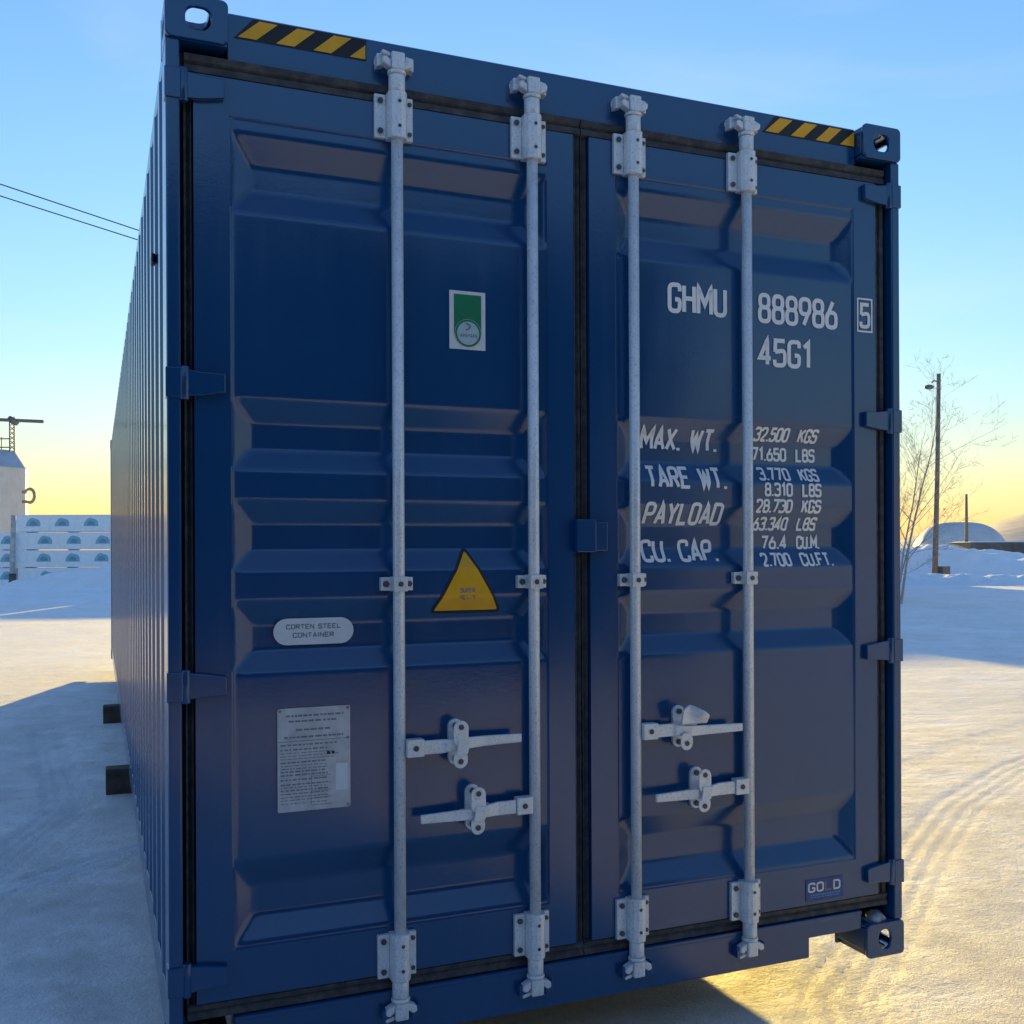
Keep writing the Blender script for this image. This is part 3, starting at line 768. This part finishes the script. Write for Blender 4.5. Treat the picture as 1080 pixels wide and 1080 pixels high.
# hazard stripes on the header
def hazard(x0, x1, z0, z1, first, pitch, wid, lean, n, lab):
    m = MB(); yb = .0445
    def sh(ol, y_, mat):
        k = len(ol); m.add([(p[0], y_, p[1]) for p in ol]+[(p[0], y_+.0008, p[1]) for p in ol], [tuple(range(k)), tuple(range(k, 2*k))[::-1]]+[((i+1) % k, i, k+i, k+(i+1) % k) for i in range(k)], mat)
    sh([(x0, z0), (x1, z0), (x1, z1), (x0+lean*.9, z1)], yb, 0)
    zb, zt = z0+.004, z1-.004
    for i in range(n):
        a = first+i*pitch
        ol = [(a, zb), (a+wid, zb), (a+wid+lean, zt), (a+lean, zt)]
        if a+wid+lean > x1:   # last one is cut off upright
            xe = x1-.003; ol = [(a, zb), (xe, zb), (xe, min(zt, zb+(xe-a)/lean*(zt-zb)))]
        sh(ol, yb-.0012, 1)
    o = m.build('hazard_stripes', [M_BLACK, M_YEL], header, recalc=False); o['label'] = lab
hazard(.176, .543, 2.822, 2.882, .186, .1030, .050, .058, 4, 'yellow and black hazard stripes at the left end of the header')
hazard(1.893, 2.278, 2.822, 2.882, 1.905, .1030, .052, .058, 4, 'yellow and black hazard stripes at the right end of the header')

# ------------------------------------------------------------------ timbers under the container
M_WOOD = simple('weathered_dark_timber', (.075, .062, .052), .85, 0, .45, 10, .6)
tim = None
for i, (yy, lab) in enumerate(((4.50, 'dark weathered timber under the container, the nearest one to the doors'),
                               (7.55, 'dark weathered timber under the middle of the container'))):
    if tim is None:
        m = MB(); m.prism([(0, 0), (.148, 0), (.150, .166), (.002, .168)], 'x', -1.345, 1.345)
        tim = m.build('timber_block', M_WOOD, None, bevel=.008)
        o = tim
    else: o = rot_copy(tim)
    o.location = (1.219, yy, GZ-.004 if i else GZ-.004); o.rotation_euler.z = (0, .012)[i]
    tag(o, lab, 'timber', 'timbers carrying the container')

# snow lying on the two bottom castings at the door end
M_CRUST = simple('dirty_crusted_snow', (.48, .49, .50), .8, 0, .3, 30, .5)
def snow_clump(name, cx, cy, z, rx, ry, h, seed, lab):
    m = MB(); nu, nv = 28, 10; v = []
    rr = np.random.default_rng(seed); ph = rr.uniform(0, 6.28, 6)
    for j in range(nv):
        t = j/(nv-1)
        for i in range(nu):
            a = 2*math.pi*i/nu; k = 1+.16*math.sin(2*a+ph[0])+.12*math.sin(3*a+ph[1])+.07*math.sin(5*a+ph[2]+t*2)
            r_ = math.cos(t*math.pi/2)**.55
            v.append((cx+rx*k*r_*math.cos(a), cy+ry*k*r_*math.sin(a), z+h*math.sin(t*math.pi/2)**.9*(1+.12*math.sin(3*a+ph[3]))))
    f = [(j*nu+i, j*nu+(i+1) % nu, (j+1)*nu+(i+1) % nu, (j+1)*nu+i) for j in range(nv-1) for i in range(nu)]
    f.append(tuple((nv-1)*nu+i for i in range(nu))); m.add(v, f, smooth=True)
    return tag(m.build(name, M_CRUST, None), lab, 'snow')
snow_clump('snow_clump', 2.362, .060, .1165, .036, .045, .022, 4, 'clump of snow caught above the bottom right corner casting')
snow_clump('snow_clump', .076, .060, .1165, .036, .045, .020, 8, 'clump of snow caught above the bottom left corner casting')

# ------------------------------------------------------------------ left background: lumber, silo, posts, wires
M_WRAP = simple('white_lumber_wrap', (.74, .79, .84), .5, 0, .08, 5, .35)
M_EMB = simple('teal_printed_emblem', (.22, .42, .55), .5, 0, .15)
M_EMBD = simple('dark_printed_emblem', (.12, .30, .38), .5, 0, .15)
M_BEAR = simple('raw_timber_bearer', (.22, .17, .12), .85, 0, .3)
PL, PD, PH = 4.9, 1.15, .80
def emblem(cx, cz, s):
    o = []
    for i in range(25):
        a = math.pi*i/24; r = 1+.10*abs(math.sin(a*2.5))
        o.append((cx+s*.33*r*math.cos(a), cz+s*(-.16+.38*r*math.sin(a)**.8)))
    return o
def make_pack(off, n):
    root = empty('lumber_pack', (0, 0, 0)); root['local_space'] = 1
    m = MB(); m.box(-PL/2, PL/2, 0, PD, .03, .03+PH); m.build('wrap', M_WRAP, root, bevel=.035, seg=3)
    for i in range(n):
        cx = -PL/2+off+i*1.335; m = MB()
        if abs(cx) < PL/2-.2:
            for ol, yy, mt in ((emblem(cx, .44, .95), -.004, 0), (emblem(cx, .41, .50), -.009, 1)):
                k_ = len(ol); m.add([(p[0], yy, p[1]) for p in ol]+[(p[0], yy+.0045, p[1]) for p in ol], [tuple(range(k_)), tuple(range(k_, 2*k_))]+[(a_, (a_+1) % k_, k_+(a_+1) % k_, k_+a_) for a_ in range(k_)], mt)
            m.build('printed_emblem', [M_EMB, M_EMBD], root)
    for bx in (-PL/2+.5, 0, PL/2-.5):
        m = MB(); m.box(bx-.05, bx+.05, .02, PD-.02, 0, .029); m.build('bearer', M_BEAR, root)
    return root
yaw_st = -YAW+R(2)        # stack front faces the yard
c0 = at(17, 49); rowh = PH+.03
def stack_pack(proto, px_left, d, row, lab, dx=0.0):
    p = at(px_left, d); ax = np.array([math.cos(yaw_st), math.sin(yaw_st)])
    o = proto if not proto.get('used') else rot_copy(proto)
    proto['used'] = 1
    q = p[:2]+ax*(PL/2+dx); o.location = (q[0], q[1], GZ+.0+row*rowh); o.rotation_euler.z = yaw_st
    tag(o, lab, 'lumber pack', 'wrapped lumber packs stacked at the edge of the yard'); return o
pa, pb = make_pack(.80, 4), make_pack(1.34, 3)
stack_pack(pa, 17, 49, 3, 'white wrapped lumber pack with teal emblems, topmost of the tall stack beside the container')
stack_pack(pb, 17, 49, 2, 'white wrapped lumber pack with teal emblems, second from top of the tall stack')
stack_pack(pb, 17, 49, 1, 'white wrapped lumber pack, third from top of the tall stack', -.06)
stack_pack(pb, 17, 49, 0, 'white wrapped lumber pack at the bottom of the tall stack, behind the snow bank', .05)
for c_, (pxl, dd_, nr) in enumerate(((129.5, 49.3, 4), (242, 49.6, 4), (355, 49.9, 4))):
    pn = make_pack(.80, 4)
    for r_ in range(nr): stack_pack(pn, pxl, dd_, r_, ('bottom', 'second', 'third', 'topmost')[r_]+' white wrapped lumber pack of the '+('first', 'second', 'third')[c_]+' stack hidden behind the container', .03*((r_*7+c_*3) % 5-2))
pc = make_pack(.60, 4)
for r_, nm in ((2, 'top pack of the lower lumber stack, white wrapped, cut off by the left edge'), (1, 'middle pack of the lower lumber stack, white wrapped, cut off by the left edge'), (0, 'bottom pack of the lower lumber stack, white wrapped, cut off by the left edge')):
    stack_pack(pc, -98.5, 48.6, r_, nm, .02*r_)
for o in list(bpy.data.objects):
    for kx in ('used', 'local_space'):
        if kx in o: del o[kx]

# silo behind the lumber
M_SILO = simple('pale_ribbed_cladding', (.60, .57, .54), .5, .1, .08, 2)
M_SROOF = simple('snow_dusted_blue_roof', (.30, .42, .58), .6, 0, .12, 1.5)
M_STEEL = simple('grey_structural_steel', (.16, .15, .15), .6, .2, .2)
sp_ = at(-8, 82); silo = empty('storage_silo', tuple(sp_)); tag(silo, 'pale ribbed round silo with a blue sloping roof and rooftop mast, behind the lumber', 'silo')
zr = hz(490, 82); zt = hz(472, 82); rad = 34/1103.4*82; rt = 23/1103.4*82
m = MB(); n = 96; v = []; f = []
for i in range(n):
    a = 2*math.pi*i/n; r_ = rad*(1+.010*(i % 2)); v += [(sp_[0]+r_*math.cos(a), sp_[1]+r_*math.sin(a), GZ-.05), (sp_[0]+r_*math.cos(a), sp_[1]+r_*math.sin(a), zr)]
f = [(2*i, 2*((i+1) % n), 2*((i+1) % n)+1, 2*i+1) for i in range(n)]; m.add(v, f); m.build('wall', M_SILO, silo)
m = MB(); v = []
for i in range(48):
    a = 2*math.pi*i/48; c_, s_ = math.cos(a), math.sin(a)
    v += [(sp_[0]+(rad+.06)*c_, sp_[1]+(rad+.06)*s_, zr-.04), (sp_[0]+rt*c_, sp_[1]+rt*s_, zt)]
f = [(2*i, 2*((i+1) % 48), 2*((i+1) % 48)+1, 2*i+1) for i in range(48)]; f.append(tuple(2*i+1 for i in range(48))); m.add(v, f); m.build('roof', M_SROOF, silo)
ms = at(13.2, 81, zt); cr = RT
m = MB()
for ddx in (-.16, .16):
    for ddy in (-.16, .16): m.tube([ms+np.array([ddx, ddy, -.2]), ms+np.array([ddx, ddy, hz(438, 82)-zt])], .05, 6)
hh = hz(438, 82)-zt
for i in range(7):
    z_ = zt+hh*(i+.5)/7
    m.tube([(ms[0]-.16, ms[1]-.16, z_-hh/14), (ms[0]+.16, ms[1]+.16, z_+hh/14)], .03, 5); m.tube([(ms[0]+.16, ms[1]-.16, z_-hh/14), (ms[0]-.16, ms[1]+.16, z_+hh/14)], .03, 5)
mast = m.build('mast', M_STEEL, silo)
zb_ = hz(441, 82)
m = MB(); a_ = at(-40, 81, zb_+.15); b_ = at(46, 81, zb_-.15); m.tube([a_, b_], [.13, .13], 8)
m.tube([at(10, 81, zb_+.1), at(19, 81, zb_-.25)], .24, 8); m.build('crossarm', M_STEEL, mast)
m = MB()
for yy_ in (460, 469): m.tube([at(-30, 81.5, hz(yy_, 82)), at(12, 81.5, hz(yy_, 82))], .05, 6)
for pxx in (-28, -18, -8, 2): m.tube([at(pxx, 81.5, zt-.1), at(pxx, 81.5, hz(458, 82))], .04, 6)
m.build('railing', M_STEEL, silo)
m = MB(); pts = []
for i in range(15):
    a = R(150-270*i/14); pts.append(at(31.5+5.2*math.cos(a), 80, hz(519.5-7.2*math.sin(a), 80)))
pts = [at(24, 80, pts[0][2]+.02)]+pts+[at(24, 80, pts[-1][2])]
m.tube(pts, .12, 8); m.build('spout_pipe', simple('rusty_pipe', (.35, .25, .18), .6, .1), silo)

# weathered post in front of the lumber
M_POST = simple('whitewashed_post', (.45, .43, .42), .8, 0, .3, 6, .3)
p = at(13.0, 46.5); m = MB()
prev = p.copy()
m.tube([p+np.array([0, 0, -.1]), p+np.array([.01, 0, 1.4]), p+np.array([.05, 0, hz(540, 46.5)-GZ])], [.13, .115, .10], 12)
pst = m.build('marker_post', M_POST, None); tag(pst, 'pale weathered post standing in front of the lumber stacks', 'post')
m = MB(); m.tube([p+np.array([.0, 0, .0]), p+np.array([.0, 0, .62])], [.155, .150], 12); m.build('dark_base_sleeve', M_BOLT, pst)
# plank sticking out of the snow
p0 = at(22.5, 36, hz(630.5, 36)-.04); p1 = at(36.5, 36.4, hz(622.5, 36.4))
m = MB(); d_ = (p1-p0)/np.linalg.norm(p1-p0); s_ = np.cross(d_, [0, 0, 1]); s_ /= np.linalg.norm(s_); u_ = np.cross(s_, d_)
v = [p0+a*s_*.03+b*u_*.07 for a, b in ((-1,-1),(1,-1),(1,1),(-1,1))]+[p1+a*s_*.03+b*u_*.07 for a, b in ((-1,-1),(1,-1),(1,1),(-1,1))]
m.add(v, [(0,3,2,1),(4,5,6,7),(0,1,5,4),(1,2,6,5),(2,3,7,6),(3,0,4,7)])
tag(m.build('broken_plank', M_WOOD, None, bevel=.01), 'short dark broken plank lying on the snow bank below the lumber', 'plank')

# snow banks on the left
cA = [(*at(-190, 44)[:2], .55), (*at(-60, 43.5)[:2], .28), (*at(10, 43.5)[:2], .22), (*at(50, 43.5)[:2], .62), (*at(78, 43.5)[:2], 1.02), (*at(118, 43.5)[:2], 1.10), (*at(180, 44)[:2], .9), (*at(260, 46)[:2], .4)]
ridge_mound('snow_bank', cA, 4.0, M_BANK, 31, .20, n_u=260, n_v=60)
cB = [(*at(-220, 36)[:2], .4), (*at(-40, 35.5)[:2], .28), (*at(60, 35)[:2], .34), (*at(140, 36)[:2], .4), (*at(240, 38)[:2], .2)]
ridge_mound('snow_bank', cB, 5.0, M_BANK, 37, .20, n_u=260, n_v=60)

# power line: two poles (one behind the container) and two wires
M_POLE = simple('weathered_pole_timber', (.20, .16, .13), .85, 0, .3, 5, .3)
M_WIRE = simple('dark_cable', (.03, .03, .035), .6)
def pole(name, p, top, lab, arm=True, r=.14):
    root = empty(name, tuple(p)); tag(root, lab, 'utility pole')
    m = MB(); m.tube([(p[0], p[1], p[2]-.3), (p[0], p[1], top)], [r, r*.7], 12); m.build('post', M_POLE, root)
    if arm:
        a = np.array([p[0], p[1], top-.35])
        m = MB(); m.tube([a-RT*.95, a+RT*.95], .06, 8); m.build('crossarm', M_POLE, root)
    return root
pB = at(438, 36); zB = hz(338, 36)
pole('utility_pole', pB, zB+.15, 'bare timber utility pole with a crossarm, standing behind the container roof')
for yA, yE, dd in ((190, 338.5, 0.0), (202.5, 345, 1.0)):
    A = at(0, 28+dd*.4, hz(yA, 28+dd*.4)); Bp = at(438+dd*14, 36, hz(yE+dd*4, 36))
    dv = Bp-A; E0 = A-dv*1.6; E1 = Bp
    if dd == 0: pole('utility_pole', np.array([E0[0], E0[1], GZ]), E0[2]+.2, 'tall timber utility pole carrying the far left end of the overhead wires')
    pts = []
    for t in np.linspace(0, 1, 40):
        q = E0+(E1-E0)*t; pts.append(q-np.array([0, 0, 0]))
    m = MB(); m.tube(pts, .016, 6)
    tag(m.build('overhead_wire', M_WIRE, None), 'upper overhead wire crossing the sky left of the container' if dd == 0 else 'lower overhead wire crossing the sky left of the container', 'wire', 'overhead wires')

# ------------------------------------------------------------------ right background
# unseen shed behind the container, placed and sized to cast the yard's long shadow
M_SHED = simple('grey_shed_cladding', (.25, .26, .28), .7, 0, .12, 2)
sx0, sx1, sy0, sy1, shh = 19.5, 23.6, 24.2, 44.0, 3.15
shed = empty('unseen_shed', ((sx0+sx1)/2, (sy0+sy1)/2, GZ)); tag(shed, 'unseen long low grey shed with a snow covered roof, shaped to cast the yard shadow', 'shed')
m = MB(); m.box(sx0, sx1, sy0, sy1, GZ-.05, 2.75); m.build('wall', M_SHED, shed)
m = MB(); m.prism([(sx0-.15, 2.751), (sx1+.15, 2.751), (sx1+.15, 2.90), ((sx0+sx1)/2, GZ+shh+.25), (sx0-.15, 2.95)], 'y', sy0-.2, sy1+.2); m.build('roof', M_FSNOW, shed, bevel=.05)
m = MB(); m.box(sx0+.8, sx1-.8, sy0-.05, sy0-.002, GZ, 2.3); m.build('door', M_STEEL, shed)

tx0, tx1, ty0, ty1 = 21.0, 38.3, 44.6, 60.0  # unseen barn, added to carry the yard shade farther back
barn = empty('unseen_barn', ((tx0+tx1)/2, (ty0+ty1)/2, GZ)); tag(barn, 'unseen wide grey barn with a snow covered roof, added to extend the yard shade', 'barn')
m = MB(); m.box(tx0, tx1, ty0, ty1, GZ-.05, 4.7); m.build('wall', M_SHED, barn)
m = MB(); m.prism([(ty0-.2, 4.701), (ty1+.2, 4.701), (ty1+.2, 4.85), ((ty0+ty1)/2, 5.4), (ty0-.2, 4.85)], 'x', tx0-.2, tx1+.2); m.build('roof', M_FSNOW, barn, bevel=.05)
m = MB(); m.box(27, 31, ty0-.05, ty0-.002, GZ, 3.0); m.build('door', M_STEEL, barn)
# unseen dark warehouse behind the camera, added so the left door mirrors something dark
M_WARE = simple('charcoal_cladding', (.006, .007, .009), .9, 0, .3, .8, 0, .0)
M_WTRIM = simple('dark_grey_trim', (.02, .022, .025), .8)
ware = empty('added_warehouse', (-7.4, -16.5, GZ)); tag(ware, 'unseen long dark warehouse behind the camera, added as a dark reflection for the left door', 'warehouse')
m = MB(); m.box(-22, 7.2, -24, -9, GZ-.05, 5.4); m.build('wall', M_WARE, ware)
m = MB(); m.prism([(-24.2, 5.401), (-8.8, 5.401), (-8.8, 5.52), (-16.5, 6.6), (-24.2, 5.52)], 'x', -22.2, 7.4); m.build('roof', M_WTRIM, ware)
m = MB(); m.box(-9.5, -5.0, -8.998, -8.93, GZ, 4.2); m.build('door', M_WTRIM, ware)

# street lamp pole
lp = at(985.5, 50); zl = hz(395, 50)
lamp = empty('street_lamp', tuple(lp)); tag(lamp, 'tall thin timber street lamp pole with one small lamp head on a short arm', 'street lamp')
lt = at(991, 50, zl); m = MB(); m.tube([lp+np.array([0, 0, -.2]), lp*.5+lt*.5+RT*.03, lt], [.140, .11, .095], 12); m.build('pole', M_POLE, lamp)
za = hz(404, 50); m = MB(); m.tube([at(990.5, 49.9, za+.0), at(986, 49.6, za+.02), at(983.5, 49.5, za-.08)], .035, 8); arm = m.build('arm', M_STEEL, lamp)
hd = at(981, 49.4, hz(411, 50)); m = MB()
nu, nv = 16, 8; v = []
for j in range(nv+1):
    t = j/nv; rr_ = .25*(math.sin(math.pi*min(1, t*.92+.06))**.6)
    for i in range(nu):
        a = 2*math.pi*i/nu; q = hd+RT*(t-.5)*.46+rr_*math.cos(a)*FW*.7+np.array([0, 0, .48*rr_*math.sin(a)]); v.append(q)
f = [(j*nu+i, j*nu+(i+1) % nu, (j+1)*nu+(i+1) % nu, (j+1)*nu+i) for j in range(nv) for i in range(nu)]; f += [tuple(range(nu)), tuple(nv*nu+i for i in range(nu))]
m.add(v, f, smooth=True); m.build('lamp_head', M_STEEL, lamp)
m = MB(); bb = lp+RT*.45; m.box(bb[0]-.22, bb[0]+.22, bb[1]-.2, bb[1]+.2, GZ-.05, hz(598, 50)); m.build('meter_box', M_STEEL, lamp, bevel=.03)
# thin far pole
fp = at(1019.5, 120); m = MB(); m.tube([fp, fp+np.array([0, 0, hz(522, 120)-GZ])], [.22, .13], 8)
tag(m.build('distant_pole', M_POLE, None), 'thin distant pole rising in front of the domed shed', 'pole')

# domed shed
dp = at(1012, 170); dome = empty('domed_shed', tuple(dp)); tag(dome, 'pale blue grey domed shed with a rounded end, in the distance under the hill', 'shed')
M_DOME = simple('frosted_membrane', (.52, .56, .60), .6, 0, .08, .6)
m = MB(); nu, nv = 40, 20; v = []; hx = 45/1103.4*170; hh = hz(551.5, 170)-GZ
for j in range(nv+1):
    ph = math.pi*j/nv
    for i in range(nu+1):
        a = -1+2*i/nu; e = (1-abs(a)**3.2)**(1/2.2) if abs(a) < 1 else 0
        q = dp+RT*a*hx-FW*math.cos(ph)*5.5*(e**.5)+np.array([0, 0, hh*e*math.sin(ph)**.8]); v.append(q)
f = [(j*(nu+1)+i, j*(nu+1)+i+1, (j+1)*(nu+1)+i+1, (j+1)*(nu+1)+i) for j in range(nv) for i in range(nu)]
m.add(v, f, smooth=True); m.build('shell', M_DOME, dome)

# long dark low shed / stacked timber wall
def long_box(name, pxa, pxb, d, ytop, depth, mat, lab, cat):
    a, b = at(pxa, d), at(pxb, d*1.02); zt_ = hz(ytop, d)
    root = empty(name, tuple((a+b)/2)); tag(root, lab, cat)
    n_ = np.array([FW[0], FW[1], 0]); n_ /= np.linalg.norm(n_)
    v = [a, b, b+n_*depth, a+n_*depth]; v = [q+np.array([0, 0, -.1]) for q in v]+[np.array([q[0], q[1], zt_]) for q in v]
    m = MB(); m.add(v, [(0,3,2,1),(4,5,6,7),(0,1,5,4),(1,2,6,5),(2,3,7,6),(3,0,4,7)]); m.build('wall', mat, root)
    m = MB(); v2 = [q+np.array([0, 0, .003]) for q in v[4:]]; cN = (v2[0]+v2[2])/2
    v2 = [cN+(q-cN)*1.03 for q in v2]; v3 = [cN+(q-cN)*.9+np.array([0, 0, .12]) for q in v2]
    m.add(v2+v3, [(0,3,2,1),(4,5,6,7),(0,1,5,4),(1,2,6,5),(2,3,7,6),(3,0,4,7)]); m.build('snow_cap', M_FSNOW, root)
    return root
M_DARKW = simple('dark_stained_boards', (.13, .115, .10), .8, 0, .3, 1.5)
long_box('low_shed', 1024, 1190, 118, 573, 6, M_DARKW, 'long low dark boarded shed below the hill, at the right edge', 'shed')

# hill
def hill():
    pxs = np.linspace(700, 2400, 130); v = []; D0 = 1150
    hgt = np.interp(pxs, [700, 930, 990, 1030, 1080, 1200, 1500, 2000, 2400], [6, 10, 16, 24, 39, 52, 60, 40, 10])
    rows = 14
    for j in range(rows):
        t = j/(rows-1)
        for i, px in enumerate(pxs):
            q = at(px, D0-420*(1-t)); 
            q[2] = -2+(hgt[i]+2.2*math.sin(i*.7)+1.3*math.sin(i*1.9+1))*math.sin(t*math.pi/2)**1.2
            v.append(q)
    n_ = len(pxs); f = [(j*n_+i, j*n_+i+1, (j+1)*n_+i+1, (j+1)*n_+i) for j in range(rows-1) for i in range(n_-1)]
    m = MB(); m.add(v, f, smooth=True)
    kk = NT('distant_wooded_snow'); a = kk.noise(.035, 8, .7); kk.set(Base_Color=kk.mix(kk.ramp(a, [(.42, 0.0), (.62, .6)]), (.56, .53, .50), (.24, .21, .19)), Roughness=.9)
    return tag(m.build('hill', kk.m), kind='structure')
hill()

# snow banks on the right
cC = [(*at(900, 62)[:2], 1.2), (*at(960, 60)[:2], 1.35), (*at(1000, 60)[:2], 1.55), (*at(1030, 60)[:2], 1.25), (*at(1080, 60)[:2], 1.05), (*at(1160, 60)[:2], 1.2), (*at(1300, 58)[:2], .8)]
ridge_mound('snow_bank', cC, 6.0, M_BANK, 41, .17, n_u=260, n_v=60)
cD = [(*at(890, 48)[:2], .5), (*at(960, 47)[:2], .55), (*at(1010, 46)[:2], .50), (*at(1080, 45)[:2], .40), (*at(1180, 44)[:2], .5), (*at(1320, 42)[:2], .3)]
ridge_mound('snow_bank', cD, 2.4, M_BANK, 47, .22, n_u=260)
cE = [(*at(880, 100)[:2], 1.9), (*at(1000, 100)[:2], 1.6), (*at(1100, 98)[:2], .9), (*at(1300, 96)[:2], 1.0)]
ridge_mound('snow_bank', cE, 9.0, M_BANK, 53, .10)

# bare frosted tree beside the container's right edge
M_BARK = simple('frosted_bark', (.40, .35, .31), .85, 0, .3, 20)
def bare_tree(base, height, seed, lab, stems):
    root = empty('bare_tree', tuple(base)); tag(root, lab, 'tree')
    rr = random.Random(seed); tr = MB(); br = MB()
    def grow(p, d, L, r, lev):
        n_ = 6; pts = [p]; rs = [r]
        q = np.array(p, float); dd = np.array(d, float)
        for i in range(n_):
            dd = dd+np.array([rr.gauss(0, .07), rr.gauss(0, .07), rr.gauss(.035, .04)]); dd /= np.linalg.norm(dd)
            q = q+dd*L/n_; pts.append(q.copy()); rs.append(r*(1-.72*(i+1)/n_))
        (tr if lev == 0 else br).tube(pts, rs, 6 if lev < 2 else 4, cap=False)
        if lev < 4:
            for kx in range((10, 6, 4, 3)[lev]):
                t = rr.uniform(.22, .98); i = min(n_-1, int(t*n_)); b = pts[i]+(pts[i+1]-pts[i])*(t*n_-i)
                ax = np.array([rr.gauss(0, 1), rr.gauss(0, 1), rr.gauss(.1, .5)]); ax /= np.linalg.norm(ax)
                nd = dd*.75+ax*.75; nd /= np.linalg.norm(nd)
                grow(b, nd, L*rr.uniform(.34, .60)*(1.1-.4*t), max(.0030, rs[i]*.42), lev+1)
    for (lx, ly, ln, r0) in stems:
        d = RT*lx+FW*ly+np.array([0, 0, 1.0]); grow(base+np.array([rr.gauss(0, .12), rr.gauss(0, .12), -.1]), d/np.linalg.norm(d), ln*height, r0, 0)
    tr.build('trunk', M_BARK, root); br.build('branches', M_BARK, root)
bare_tree(at(942, 30), 4.9, 5, 'bare leafless sapling with thin twigs beside the right edge of the container', [(.15, 0, .92, .034), (.05, .2, 1.1, .040), (-.04, -.1, .95, .034), (.20, -.1, .72, .026)])
